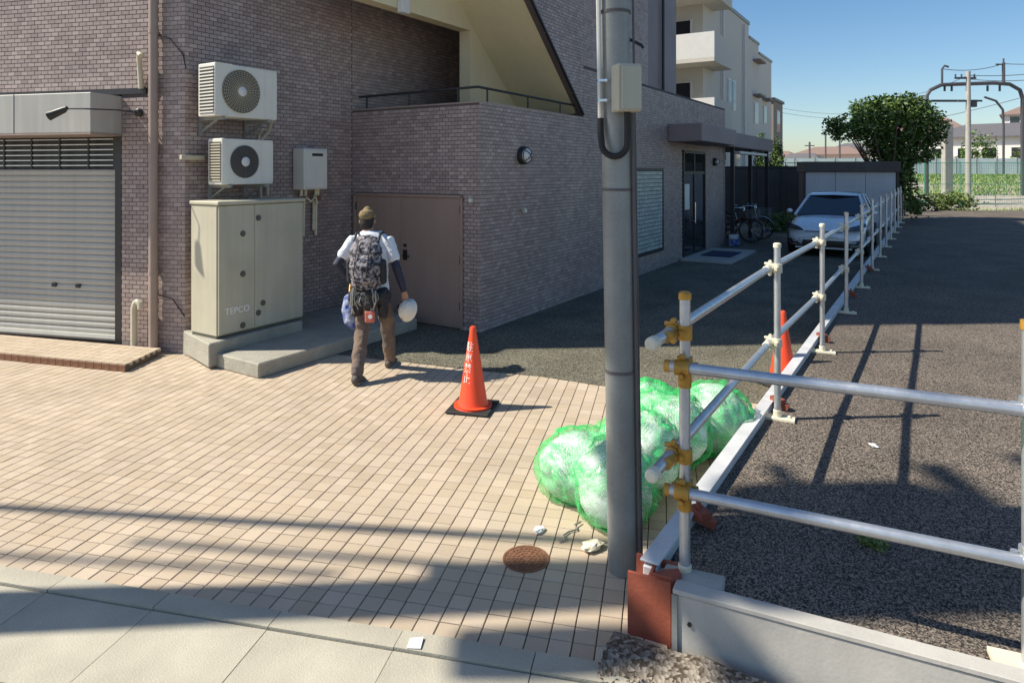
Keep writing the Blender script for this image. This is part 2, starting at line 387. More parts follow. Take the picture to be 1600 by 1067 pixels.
for x,y in ((.09,2.05),(.09,1.25),(.09,.42),(.30,.09),(1.35,.09),(2.35,.09),(2.9,.09)): hr.tube([(x,y,2.945),(x,y,z_)], .013, 8)
part('handrail', hr, M['black'], bld, smooth=True)
# ---------------- wall tiles, 95 x 45 mm in running bond
TL, TH = .100, .050
wt_v, wt_f, cand = [], [], []
def lay(o, d, n_, s0, s1, z0, z1, ok=None, out=0.0):
    o = Vector(o); d = Vector(d); n_ = Vector(n_)
    rows = int((z1-z0)/TH)
    for r in range(rows):
        z = z0+r*TH+.0025; off = -.05 if r % 2 else 0
        k = 0
        while True:
            a0 = s0+k*TL+off; a1 = a0+TL; k += 1
            if a0 >= s1-.012: break
            a0 = max(a0, s0)+.0022; a1 = min(a1, s1)-.0022
            if a1-a0 < .02: continue
            if ok and not ok((a0+a1)/2, z+.022): continue
            cand.append((o, d, n_, a0, a1, z, z+TH-.0048, out+random.uniform(-.0012,.0012)))
lay(ca_, cb_, (-cb_.y,cb_.x), 0, .855, 0.0, 3.001, lambda s, z: s < .5 or z < 2.91)
lay(ca_, cb_, (-cb_.y,cb_.x), 0, 4.3, 3.0, 5.6)
lay((-2.566,DW), (1,0), (0,-1), 0, 2.566, 0, 5.6)
lay((0,DW), (1,0), (0,-1), 0, 5.7, 1.80, 5.6)
lay((0,0), (0,1), (-1,0), 0, DW, 0, 2.93, lambda s, z: not (.27 < s < 2.20 and z < 1.74))
def okB(s, z):
    if 5.16 < s < 6.92 and .33 < z < 2.12: return False
    if 8.22 < s < 10.06 and z < 2.55: return False
    if s < 3.0: return z < 2.93 or z > dz_(s)+.02
    return True
lay((0,0), (1,0), (0,-1), 0, 3.0, 0, 5.6, okB)
lay((0,0), (1,0), (0,-1), 3.0, 12.08, 0, 3.8, okB)
lay((0,0), (1,0), (0,-1), 3.0, 6.0, 3.8, 6.0)
def world(p, z):
    q_ = O+U*p.x+V*p.y; return (q_.x, q_.y, z)
def rank(c):
    p = c[0]+c[1]*((c[3]+c[4])/2); x, y, z = world(p, c[5]); px = 800+x/y*F_PX; py = HORIZON+(H_CAM-z)/y*F_PX
    return y if (0 < px < 1600 and 0 < py < 1067) else 999
hid = lambda c: False
order = sorted(range(len(cand)), key=lambda i: rank(cand[i]))
nearw = set([i for i in order if abs((cand[i][4]-cand[i][3])-.0956) < .002][:300])
shared = {}
for i, (o_, d_, n_, a0, a1, z0, z1, out) in enumerate(cand):
    if i in nearw:
        if 'm' not in shared:
            h_, g_ = .0478, .0226; b = .0018
            shared['m'] = MB().add([(-h_,.012,-g_),(h_,.012,-g_),(h_,.012,g_),(-h_,.012,g_),(-h_,b,-g_),(h_,b,-g_),(h_,b,g_),(-h_,b,g_),(-h_+b,0,-g_+b),(h_-b,0,-g_+b),(h_-b,0,g_-b),(-h_+b,0,g_-b)],
                [(0,1,5,4),(1,2,6,5),(2,3,7,6),(3,0,4,7),(4,5,9,8),(5,6,10,9),(6,7,11,10),(7,4,8,11),(8,9,10,11)]).mesh('wall_tile', M['wtile'])
        p = o_+d_*((a0+a1)/2)+n_*out
        link('wall_tile', shared['m'], bld, (p.x,p.y,(z0+z1)/2), (0,0,math.atan2(n_.y,n_.x)+math.pi/2))
        continue
    b = .0018; n0 = len(wt_v)
    for a_,zz,ou in ((a0,z0,-.012),(a1,z0,-.012),(a1,z1,-.012),(a0,z1,-.012),(a0+b,z0+b,out),(a1-b,z0+b,out),(a1-b,z1-b,out),(a0+b,z1-b,out)):
        p = o_+d_*a_+n_*ou; wt_v.append((p.x,p.y,zz))
    wt_f += [tuple(q_+n0 for q_ in f) for f in ((4,5,6,7),(0,1,5,4),(1,2,6,5),(2,3,7,6),(3,0,4,7))]
me = bpy.data.meshes.new('wall_tiles'); me.from_pydata(wt_v, [], wt_f); me.materials.append(M['wtile'])
link('wall_tiles', me, bld)['kind'] = 'stuff'

# ---------------- steel double door in the recessed wall
jd = MB().box(-.03,.02,.262,.298,0,1.74).box(-.03,.02,2.162,2.20,0,1.74).box(-.03,.02,.262,2.20,1.702,1.742)
part('door_frame', jd, M['door'], bld, bevel=.004)
for y0, y1, hs in ((.30,1.312,1.25),(1.318,2.16,None)):
    d1 = part('steel_door', MB().box(-.012,.02,y0,y1,.015,1.70), M['door'], bld, bevel=.005)
    if hs:
        h_ = MB().lathe([(.028,0),(.028,.02),(.012,.022),(.012,.05)],14,c=(0,0,0),axis='z')
        hb = MB(); hb.box(-.020,-.012,1.20,1.27,.84,.98); hb.tube([(-.06,1.24,.90),(-.06,1.13,.90)],.011,8); hb.tube([(-.02,1.24,.90),(-.06,1.24,.90)],.011,8); hb.box(-.022,-.012,1.21,1.26,1.02,1.06)
        part('handle', hb, M['black'], d1, smooth=True)
    hg = MB()
    for z in (.25,.85,1.5): hg.tube([(-.018,(y0 if hs else y1),z),(-.018,(y0 if hs else y1),z+.11)],.011,8)
    part('hinge', hg, M['black'], d1)
# ---------------- glazed grille window: frame and glass blocks
wf = MB().box(5.18,6.90,-.02,.10,.36,.42).box(5.18,6.90,-.02,.10,2.06,2.12).box(5.18,5.24,-.02,.10,.421,2.059).box(6.84,6.90,-.02,.10,.421,2.059)
wn = part('window', wf, M['black'], bld); part('window_back', MB().box(5.24,6.84,.02,.04,.42,2.06), M['black'], wn)
blk = MB().box(-.058,.058,0,.03,-.034,.034)
bm_ = blk.mesh('glass_block', mat('frosted_block', (.40,.47,.44), .35, var=.1, vscale=2, tile=.15))
for i in range(12):
    for j in range(20): link('glass_block', bm_, wn, (5.307+i*.133,-.012,.465+j*.0815))
# ---------------- entrance: dark glazed door, frame, posted notice, step
en = part('entrance_door', MB().box(8.25,8.31,-.03,.05,0,2.52).box(10.0,10.05,-.03,.05,0,2.52).box(8.25,10.05,-.03,.05,2.48,2.54).box(9.11,9.17,-.02,.05,0,2.48).box(8.31,10.0,-.02,.05,1.98,2.05).box(8.31,10.0,-.02,.05,.0,.12), M['black'], bld)
part('glass_pane', MB().box(8.31,10.0,.002,.014,.0,2.48), M['glass'], en)
part('notice', MB().box(8.38,8.74,-.012,-.002,1.15,1.75), M['white_cool'], en)
part('door_handle', MB().tube([(9.05,-.06,.8),(9.05,-.06,1.3)],.015,8).tube([(9.05,0,.85),(9.05,-.06,.85)],.01).tube([(9.05,0,1.25),(9.05,-.06,1.25)],.01), M['chrome'], en)
part('door_step', MB().box(8.0,10.6,-1.15,-.02,-.02,.06), M['concrete'], bld, bevel=.01)
part('canopy', MB().box(7.2,10.2,-.75,-.01,2.70,3.08), M['wtile_lo'], bld, bevel=.01)
part('canopy', MB().box(10.22,17.0,-.35,3.0,2.72,3.12), M['wtile_lo'], bld, bevel=.01)
cp = MB()
for x in (12.2,14.4,16.9): cp.box(x-.05,x+.05,-.22,-.12,0,2.72)
part('canopy_post', cp, M['black'], bld)
part('strip_light', MB().box(12.6,16.3,-.3,-.1,2.55,2.63), M['white_cool'], bld, bevel=.01)
part('wall', MB().box(12.1,17.0,2.2,2.35,0,2.7), M['dark_wall'], bld)
dp = MB().tube([(7.6,.24,3.8),(7.6,.24,12)],.035,8); part('downpipe', dp, M['black'], bld)
# ---------------- shop front (in the plane of the street wall): shutter, vents, case
def APb(mb, s0, s1, o0, o1, z0, z1):
    """box in the shop front frame"""
    c = [AP(s0,o0),AP(s1,o0),AP(s1,o1),AP(s0,o1)]
    return mb.add([(x,y,z0) for x,y in c]+[(x,y,z1) for x,y in c], [(0,3,2,1),(4,5,6,7),(0,1,5,4),(1,2,6,5),(2,3,7,6),(3,0,4,7)])
sh = part('roller_shutter', APb(MB(),.95,4.6,-.15,-.13,.05,2.07), M['shutter'], bld, label='grey roller shutter pulled down')
sm = MB()
prof = [(-.036,0),(-.030,.010),(-.012,.016),(.012,.016),(.028,.010),(.034,-.004),(.036,-.010)]
for k in range(len(prof)-1):
    (z0,o0),(z1,o1) = prof[k],prof[k+1]
    a_,b_,c_,d_ = AP(.95,-.13+o0),AP(4.6,-.13+o0),AP(4.6,-.13+o1),AP(.95,-.13+o1)
    sm.add([(*a_,z0),(*b_,z0),(*c_,z1),(*d_,z1)],[(0,3,2,1)])
# slats are placed relative to the building: share one mesh
smm = sm.mesh('shutter_slat', M['shutter'])
for k in range(27): link('shutter_slat', smm, sh, (0,0,.155+k*.0725))
part('bottom_bar', APb(MB(),.95,4.6,-.129,-.10,.08,.125), M['white'], sh)
for s_ in (1.55,1.90): part('shutter_lock', APb(MB(),s_,s_+.06,-.13,-.10,.66,.70), M['black'], sh)
part('shutter_guide', APb(APb(MB(),.86,.95,-.19,-.005,.05,2.47),.951,.99,-.19,-.02,2.08,2.47), M['black'], bld)
ln = part('vent_louvre', APb(MB(),.99,4.6,-.19,-.18,2.08,2.47), M['black'], bld)
lo = MB(); APb(lo,.99,4.6,-.12,-.11,-.006,.006); lm = lo.mesh('louvre_bar', M['galv'])
for k in range(6): link('louvre_bar', lm, ln, (0,0,2.12+k*.062))
for s_ in (1.0,1.42,1.84,2.26,2.68,3.1): part('mullion', APb(MB(),s_,s_+.02,-.125,-.105,2.08,2.47), M['black'], ln)
cs_ = part('shutter_case', APb(MB(),.855,4.6,-.2,.42,2.475,2.915), M['shutter'], bld, bevel=.006, label='painted sheet steel shutter case')
part('case_lip', APb(MB(),.85,4.6,-.1,.428,2.455,2.474), M['pipe'], cs_)
sj = MB()
for s_ in (1.9,2.9): APb(sj,s_,s_+.008,.42,.4225,2.476,2.914)
part('case_joint', sj, M['black'], cs_)
part('gap_shade', APb(MB(),.51,4.6,-.02,.012,2.935,2.998), M['black'], bld)  # black strip: the dark of the open gap put into its colour

# tiled shop step with its bricks along the front edge
stp = thing('tiled_step', 'low pinkish tiled step in front of the grey roller shutter', 'step')
sp = [tuple(at(197,569,.08))[:2], tuple(at(-260,526,.08))[:2], (-8.2,8.5), (-4.4,7.60), tuple(at(246,546,.08))[:2]]
part('step_body', MB().prism(sp, 0, .066), M['joint'], stp)
sv = MB(); c0, c1, c4 = Vector(sp[0]), Vector(sp[1]), Vector(sp[4])
dx = (c1-c0).normalized(); dy = Vector((-dx.y, dx.x));  dy = -dy if dy.y < 0 else dy
one_t = MB().box(-.048,.048,-.048,.048,-.02,.012).mesh('step_tile', M['paver'])
ang = math.atan2(dx.y, dx.x)
edge = (c4-c0).normalized()
for j in range(8):
    for i in range(26):
        p = c0+dx*(i*.101+.05)+edge*((j*.101+.05)/max(.5,edge.dot(dy)))
        if inpoly(p.x, p.y, sp): 
            link('step_tile', one_t, stp, (p.x,p.y,.068), (0,0,ang))
for i in range(26):
    p = c0+dx*(i*.101+.05)-dy*.004
    link('edge_tile', shared.setdefault('edge', MB().box(-.0475,.0475,-.008,.008,-.03,.034).mesh('edge_tile', M['rust'])), stp, (p.x,p.y,.033), (0,0,ang))
# ============================================================ THINGS FIXED TO THE BUILDING
# condenser units on the side wall (local: x along the wall, -y out of it)
def condenser(name, label, t0, t1, yf, yb, z0, z1, fan_t, rad, louvre, group):
    p = BL(t0, yb, z0); t = thing(name, label, 'air conditioner', p, AB, group)
    W, D, Hh = t1-t0, yb-yf, z1-z0
    part('casing', MB().box(0,W,-D,0,0,Hh), M['white'], t, bevel=.012, seg=2)
    fx, fz = fan_t*W, Hh*.5
    part('fan_recess', MB().lathe([(rad,0),(rad,.006)],32,c=(fx,-D-.001,fz),axis='-y'), M['fin'], t)
    g = MB()
    n_ = int(rad/.022)
    for i in range(1,n_+1):
        r_ = rad*i/n_; g.tube([(fx+r_*math.cos(a_),-D-.014-.01*(1-(i/n_)**2),fz+r_*math.sin(a_)) for a_ in [2*math.pi*k/32 for k in range(33)]], .0026, 4, False)
    for k in range(12 if louvre else 36):
        a_ = 2*math.pi*k/(12 if louvre else 36); g.tube([(fx+.03*math.cos(a_),-D-.024,fz+.03*math.sin(a_)),(fx+rad*math.cos(a_),-D-.012,fz+rad*math.sin(a_))],.0024,4,False)
    part('fan_grille', g, M['beige'] if not louvre else M['conduit'], t, smooth=True)
    part('grille_hub', MB().lathe([(.001,0),(.05,.001),(.055,.010),(.04,.02),(.001,.022)],20,c=(fx,-D-.014,fz),axis='-y'), M['white_cool'], t, smooth=True)
    sl_ = MB()
    for k in range(14): sl_.box(-.012,.0,-D+.02,-.03,.04+k*(Hh-.08)/14,.04+k*(Hh-.08)/14+.014)
    part('side_grille', sl_, M['white'] if not louvre else M['beige'], t)
    part('coil', MB().box(-.004,.0,-D+.02,-.03,.035,Hh-.04), M['fin'], t)
    part('access_panel', MB().box(W-.17,W-.004,-D-.003,-D-.0,.03,Hh-.03), M['white'], t)
    for x in (.10,W-.12):
        part('wall_bracket', MB().box(x-.015,x+.015,-D-.02,.13,-.035,-.003).box(x-.015,x+.015,.10,.13,-.20,-.035).bar((x,-D+.10,-.03),(x,.11,-.17),.02,.02), M['galv_pole'], t)
    return t
condenser('air_conditioner','upper of the two air conditioner units on the wall, round wire fan guard, bigger',-2.50,-1.68,1.80,2.11,2.66,3.25,.40,.245,False,'air conditioner units on the side wall')
condenser('air_conditioner','lower smaller air conditioner unit just above the tall grey cabinet',-2.40,-1.72,1.82,2.08,1.90,2.42,.42,.185,True,'air conditioner units on the side wall')
rp = MB()
rp.tube([BL(-1.66,1.95,2.75),BL(-1.55,2.05,2.70),BL(-1.52,2.15,2.55),BL(-1.6,2.18,2.45),BL(-1.63,2.19,2.3),BL(-1.52,2.2,2.15),BL(-1.5,2.2,1.75)],.018,8)
rp.tube([BL(-1.72,2.0,2.56),BL(-1.68,2.12,2.5),BL(-1.66,2.19,2.3),BL(-1.60,2.2,2.0),BL(-1.60,2.2,1.72)],.014,8)
tag(part('refrigerant_pipes', rp, M['beige'], smooth=True), 'beige insulated pipes looping down the wall beside the air conditioner units', 'pipes')
sm_ = MB(); sm_.box(-.14,.14,-.05,0,-.02,.03)
tag(part('cable_bracket', sm_, M['beige'], loc=BL(-2.5,2.245,2.20), rot=(0,0,AB), bevel=.005), 'small beige cable bracket at the building corner left of the lower air conditioner', 'bracket')
# gas water heater with pipes
t = thing('water_heater', 'small beige gas water heater box on the tiled wall with pipes below', 'water heater', BL(-1.08,2.24,1.81), AB)
part('casing', MB().box(0,.40,-.22,0,0,.54), M['white'], t, bevel=.01)
part('front_cover', MB().box(.02,.38,-.235,-.221,.02,.52), M['white'], t, bevel=.006)
part('exhaust_slot', MB().box(.12,.30,-.240,-.2355,.44,.475), M['black'], t)
hp = MB()
for x,b_ in ((.06,-.62),(.13,-.62),(.30,-.55),(.34,-.62)): hp.tube([(x,-.10,0),(x,-.10,-.06),(x+.02,-.04,-.12),(x+.02,-.03,b_)],.019,8)
hp.tube([(.13,-.1,-.1),(.20,-.12,-.16),(.28,-.12,-.1),(.32,-.11,-.2)],.014,8)
part('water_pipe', hp, M['cap_white'], t, smooth=True)
vv = MB()
for x in (.08,.33): vv.box(x-.03,x+.03,-.13,-.06,-.15,-.09)
part('valve', vv, M['rust'], t)
# concrete pad, plinth, electrical cabinet
pd = MB().prism([tuple(BL(-2.715,.78))[:2], tuple(BL(-.30,.78))[:2], tuple(BL(-.02,2.0))[:2], tuple(BL(-.02,2.24))[:2], tuple(BL(-2.60,2.24))[:2], tuple(BL(-2.70,1.6))[:2]], 0, .15)
tag(part('concrete_pad', pd, M['concrete_old'], bevel=.012), 'low worn concrete pad against the side wall behind the walking man', 'concrete pad')
pl = MB().prism([tuple(BL(-2.80,1.46))[:2], tuple(BL(-1.53,1.515))[:2], tuple(BL(-1.53,2.235))[:2], tuple(BL(-2.6,2.235))[:2]], .02, .27)
tag(part('plinth', pl, M['concrete_old'], bevel=.012), 'raised concrete plinth directly under the tall utility cabinet', 'plinth')
t = thing('utility_cabinet', 'tall grey green steel utility cabinet with two doors on a concrete plinth', 'cabinet', BL(-2.65,2.01,.27), AB)
part('body', MB().box(0,1.14,-.46,0,.03,1.42), M['cab'], t, bevel=.008)
part('lid', MB().box(-.015,1.155,-.505,.01,1.421,1.46), M['cab'], t, bevel=.008)
part('base_frame', MB().box(.01,1.13,-.44,-.01,0,.029), M['cab_dark'], t)
for x0,x1,lk in ((.012,.455,((.30,1.10),(.30,.66),(.30,.10))),(.460,1.128,((.50,1.26),(.56,.30),(.50,.20)))):
    d_ = part('cabinet_door', MB().box(x0,x1,-.482,-.461,.045,1.41), M['cab'], t, bevel=.005)
    for x,z in lk: part('lock', MB().lathe([(.034,0),(.034,.004),(.022,.005),(.022,.014),(.001,.015)],14,c=(x,-.483,z),axis='-y'), M['cab_dark'], d_, smooth=True)

def text_mesh(txt, size, mt, name='lettering', ext=.0008):
    cu = bpy.data.curves.new('t', 'FONT'); cu.body = txt; cu.size = size; cu.extrude = ext; cu.align_x = 'CENTER'; cu.align_y = 'CENTER'; cu.resolution_u = 3
    o = bpy.data.objects.new('t', cu); C.objects.link(o); dg = bpy.context.evaluated_depsgraph_get(); dg.update()
    me = bpy.data.meshes.new_from_object(o.evaluated_get(dg)); me.name = name
    bpy.data.objects.remove(o); bpy.data.curves.remove(cu)
    me.materials.clear(); me.materials.append(mt); return me
link('lettering', text_mesh('TEPCO', .098, M['print_grey']), t, (.235,-.4835,.275), (R(90),0,0))

# pipes on the street wall
def AW(s, out, z): x, y = AP(s, out); return BL(x, y, z)
t = thing('rain_pipe', 'tall pinkish brown rain pipe running down the corner of the shop front', 'rain pipe')
part('pipe', MB().tube([AW(.36,.07,0),AW(.36,.07,7)],.049,16), M['pipe'], t, smooth=True)
pc = MB()
for z in (.9,3.6,2.35): pc.tube([AW(.36,.07,z),AW(.36,.07,z+.04)],.054,16); 
for z in (.92,3.62,2.37): pc.bar(AW(.36,.07,z),AW(.36,-.0,z),.03,.03)
part('pipe_bracket', pc, M['pipe'], t, smooth=True)
pw = MB(); pw.tube([AW(.30,.06,3.58),AW(.18,.03,3.55),AW(.02,.008,3.36),AW(-.01,.0,3.2)],.006,6); pw.tube([AW(.30,.06,.66),AW(.14,.03,.62),AW(.0,.008,.42)],.006,6)
part('earth_wire', pw, M['black'], t)
t = thing('vent_pipe', 'short hooked vent pipe rising beside the foot of the rain pipe', 'vent pipe')
part('pipe', MB().tube([AW(.62,.07,.0),AW(.62,.07,.50),AW(.60,.07,.56),AW(.57,.075,.58),AW(.53,.08,.56),AW(.52,.08,.50)],.034,12), M['beige'], t, smooth=True)
t = thing('vent_hood', 'small hooked pipe outlet high on the shop front left of the rain pipe', 'pipe outlet')
part('pipe', MB().tube([AW(.56,.03,2.99),AW(.56,.05,3.22),AW(.56,.06,3.33),AW(.53,.09,3.38),AW(.49,.11,3.35)],.028,10), M['beige'], t, smooth=True)
# spotlight on an arm
t = thing('spotlight', 'black spotlight on a thin arm in front of the shutter case', 'spotlight')
part('base', MB().lathe([(.05,0),(.05,.03),(.03,.05)],16), M['black'], t, smooth=True, loc=AW(.60,.01,2.72), rot=(R(90),0,ka))
b0 = AW(.60,.05,2.72); b1 = AW(.84,.62,2.69)
part('arm', MB().tube([b0,AW(.66,.25,2.73),AW(.80,.55,2.72),AW(1.0,.60,2.72)],.008,8), M['black'], t, smooth=True)
part('lamp_head', MB().tube([AW(.98,.60,2.73),AW(1.02,.60,2.71),AW(1.12,.64,2.66),AW(1.16,.66,2.64)],[.02,.035,.045,.052],12), M['black'], t, smooth=True)
# round bulkhead lamps
def wall_lamp(loc, r, label):
    t = thing('wall_lamp', label, 'wall lamp', loc, AB, 'round wall lamps on the side wall')
    part('base', MB().lathe([(r,0),(r,.05),(r*.92,.07)],24,axis='-y'), M['black'], t, smooth=True)
    part('glass_dome', MB().lathe([(r*.84,.055),(r*.80,.09),(r*.55,.125),(.001,.14)],24,axis='-y'), M['white_cool'], t, smooth=True)
    g = MB(); g.tube([(r*.86*math.cos(a_),-.09,r*.86*math.sin(a_)) for a_ in [2*math.pi*k/24 for k in range(25)]],.006,6,False)
    for a_ in (R(45),R(135)): g.tube([(r*.88*math.cos(a_)*s_,-.085-.065*(1-abs(s_)**2.5),r*.88*math.sin(a_)*s_) for s_ in [x/5 for x in range(-5,6)]],.006,6,False)
    part('guard', g, M['black'], t, smooth=True)
wall_lamp(BL(1.02,-.006,2.27), .125, 'round caged wall lamp on the tiled wall above the traffic cone')
wall_lamp(BL(10.9,-.006,2.30), .105, 'small round wall lamp to the right of the dark entrance door')
def small_box(loc, rz, label, n='outlet_box', s_=.05):
    t = thing(n, label, 'outlet box', loc, rz)
    part('box', MB().box(-s_,s_,-.04,0,-s_,s_), M['beige'], t, bevel=.006); part('cover', MB().box(-s_*.7,s_*.7,-.05,-.041,-s_*.7,s_*.7), M['white_cool'], t, bevel=.004)
small_box(BL(1.06,-.005,1.50), AB, 'tiny beige outlet box below the caged wall lamp', s_=.035)
small_box(BL(-.006,.12,1.68), AB-math.pi/2, 'tiny outlet box by the top right corner of the steel double door', s_=.03)

# ============================================================ POLE
PB = at(972, 893); PB = Vector((.575,3.44,0)); PT = Vector((PB.x-.14, PB.y+.02, 9.0))
t = thing('utility_pole', 'grey galvanised steel utility pole standing in front of the netted rubbish', 'pole', (0,0,0))
pd_ = (PT-PB)
def PP(z): return PB+pd_*(z/9.0)
part('shaft', MB().tube([PP(0),PP(2),PP(4),PP(9)],[.079,.078,.076,.072],28), M['galv_pole'], t, smooth=True)
sb = MB()
for z in (1.02,1.95,2.86): 
    p = PP(z); sb.tube([p,p+Vector((0,0,.014))],.083,28); 
part('strap', sb, M['conduit'], t, smooth=True)
cn = MB(); cn.tube([PP(z)+Vector((.074,-.052,0)) for z in (.05,1.5,2.35)],.010,8); cn.tube([PP(z)+Vector((.090,-.03,0)) for z in (.05,1.5,2.9,4.5)],.006,8)
part('conduit', cn, M['conduit'], t, smooth=True)
cn = MB(); cn.tube([PP(z)+Vector((-.089,-.045,0)) for z in (2.30,3.2,5.0)],.012,8)
part('conduit', cn, M['white'], t, smooth=True)
lp = MB(); c_ = PP(2.3)
lp.tube([PP(2.32)+Vector((-.089,-.05,0)),PP(2.24)+Vector((-.089,-.055,0))]+[PP(2.19-.065*math.sin(a_))+Vector((-.027-.062*math.cos(a_),-.085-.03*(a_/3.14),0)) for a_ in [math.pi*k/14 for k in range(15)]]+[PP(2.26)+Vector((.035,-.125,0)),PP(2.36)+Vector((.035,-.125,0))],.0165,12)
part('cable_loop', lp, M['rubber'], t, smooth=True)
st = MB()
for z in (2.71,2.97,3.25): 
    p = PP(z)+Vector((.085,-.02,0)); st.tube([p+Vector((-.02,0,.02)),p+Vector((.045,-.01,-.015)),p+Vector((.055,-.012,-.03))],.008,6)
part('step_bolt', st, M['black'], t)
part('junction_box', MB().box(-.062,.062,-.09,0,0,.235), M['beige'], t, bevel=.006, loc=PP(2.345)+Vector((.018,-.085,0)), rot=(0,0,R(14)))
part('box_cover', MB().box(-.045,.060,-.012,0,.008,.222), M['cab'], t, bevel=.003, loc=PP(2.345)+Vector((.038,-.174,0)), rot=(0,0,R(14)))
cb_m = MB()
for z in (2.40,2.50): cb_m.box(-.10,-.06,-.1,-.08,z,z+.012); cb_m.ball((-.055,-.1,z+.006),.011)
part('box_bracket', cb_m, M['chrome'], t, loc=(PB.x-.045,PB.y,0), smooth=True)

# ============================================================ PIPE FENCES
def clamp(parent, p, da, db, mt, k=1.0):
    """coupler: a collar round the post, a collar round the rail, bolts"""
    c_ = MB(); p = Vector(p); da, db = Vector(da).normalized(), Vector(db).normalized(); o = da.cross(db)
    c_.tube([p-da*.032*k,p+da*.032*k],.034*k,12)
    q_ = p+Vector(o)*.052*k*(1 if True else -1)
    c_.tube([q_-db*.030*k,q_+db*.030*k],.033*k,12)
    c_.bar(p-da*.015-o*.0,q_+da*.015,.05*k,.03*k)
    for s_ in (-1,1):
        b = p+db*.045*k*s_; c_.tube([b-da*.012,b+da*.012],.014,6)
        c_.tube([q_+da*.045*k*s_-db*.012,q_+da*.045*k*s_+db*.012],.014,6)
    c_.tube([p-db*.06*k+o*.03,p-db*.02*k+o*.03],.010,6); c_.tube([q_+da*.03-o*.02,q_+da*.03+o*.04],.011,6)
    return part('clamp', c_, mt, parent, smooth=True)
PR = .0243
posts = [Vector((.775+1.180*i, 2.99+1.873*i, LOT)) for i in range(14)]
posts[1] = Vector((1.963,4.93,LOT))
sd = (posts[6]-posts[1]).normalized(); sn = Vector((-sd.y, sd.x, 0))        # along the fence / towards the alley
sfence = thing('pipe_fence', 'long galvanised pipe fence running back along the alley to the parked car', 'fence')
for i, p in enumerate(posts):
    hh = 1.29+random.uniform(-.015,.02)
    lean = Vector((random.uniform(-.008,.008), random.uniform(-.008,.008), 0)) if i else Vector()
    q_ = part('post', MB().tube([p, p+Vector((0,0,hh))+lean], PR, 14), M['galv'], sfence, smooth=True)
    top = p+Vector((0,0,hh))+lean
    part('post_cap', MB().tube([top-Vector((0,0,.022)),top+Vector((0,0,.004)),top+Vector((0,0,.012))],[.0285,.0285,.020],14), M['ochre'] if i == 0 else M['cap_white'], q_, smooth=True)
    bp = MB().box(-.12,.12,-.05,.05,0,.02); bp.tube([(0,0,.02),(0,0,.07)],.030,12); bp.box(-.09,-.07,-.01,.01,.02,.035); bp.box(.07,.09,-.01,.01,.02,.035)
    part('base_plate', bp, M['cap_white'], q_, bevel=.002, loc=(p.x,p.y,p.z+.002), rot=(0,0,R(-22+random.uniform(-6,6))))
    for z in (1.33,.78):
        clamp(sfence, (p.x,p.y,z+.004*(i%2)), (0,0,1), sd, M['ochre'] if i == 0 else M['cap_white'] if i < 5 else M['galv'])
RO = sn*.052
for z in (1.33,.78):
    for i in range(13):
        a_, b_ = posts[i]+RO, posts[i+1]+RO
        a_.z = z+.004*(i%2); b_.z = z+.004*((i+1)%2)
        s_ = a_-sd*(.27 if i == 0 else .13); e_ = b_-sd*.14 if i+1 < 13 else b_+sd*.2
        r_ = part('rail', MB().tube([s_,e_], PR, 14), M['galv'], sfence, smooth=True)
        part('rail_cap', MB().tube([s_-sd*.020,s_-sd*.012,s_+sd*.03],[.020,.029,.029],14), M['cap_white'], r_, smooth=True)
# front fence
f0 = posts[0]; f1 = Vector((1.905,2.455,LOT)); fd = (f1-f0).normalized(); fn = Vector((fd.y,-fd.x,0))
ff = thing('pipe_fence', 'short galvanised pipe fence with ochre clamps across the front of the parking lot', 'fence')
for k, p in ((1,f1),(2,f1+fd*1.25)):
    q_ = part('post', MB().tube([p, p+Vector((0,0,1.27))], PR, 14), M['galv'], ff, smooth=True)
    top = p+Vector((0,0,1.27)); part('post_cap', MB().tube([top-Vector((0,0,.022)),top+Vector((0,0,.012))],.0285,14), M['ochre'], q_, smooth=True)
    bp = MB().box(-.12,.12,-.05,.05,0,.02); part('base_plate', bp, M['cap_white'], q_, loc=(p.x,p.y,p.z+.002), rot=(0,0,R(-22)))
for z in (1.185,.635):
    a_ = f0+fn*.052; a_.z = z; s_ = a_-fd*.075; e_ = a_+fd*2.6
    r_ = part('rail', MB().tube([s_,e_], PR, 16), M['galv'], ff, smooth=True)
    part('rail_cap', MB().tube([s_-fd*.004,s_+fd*.02],[.026,.027],14), M['ochre'], r_, smooth=True)
    clamp(ff, (f0.x,f0.y,z), (0,0,-1), fd, M['ochre'], 1.05)
    part('clamp', MB().tube([(f0.x,f0.y,z-.10),(f0.x,f0.y,z-.03)],[.029,.031],14), M['ochre'], ff, smooth=True)
    kb = a_+Vector((-.055,0,.145)); part('clamp_bolt', MB().tube([kb+sd*.02,kb-sd*.06],[.018,.026],12).tube([kb+sd*.0,Vector((f0.x,f0.y,kb.z-.01))],.012,8), M['ochre'], ff, smooth=True)
    for p in (f1,f1+fd*1.25): clamp(ff, (p.x,p.y,z), (0,0,-1), fd, M['galv'])
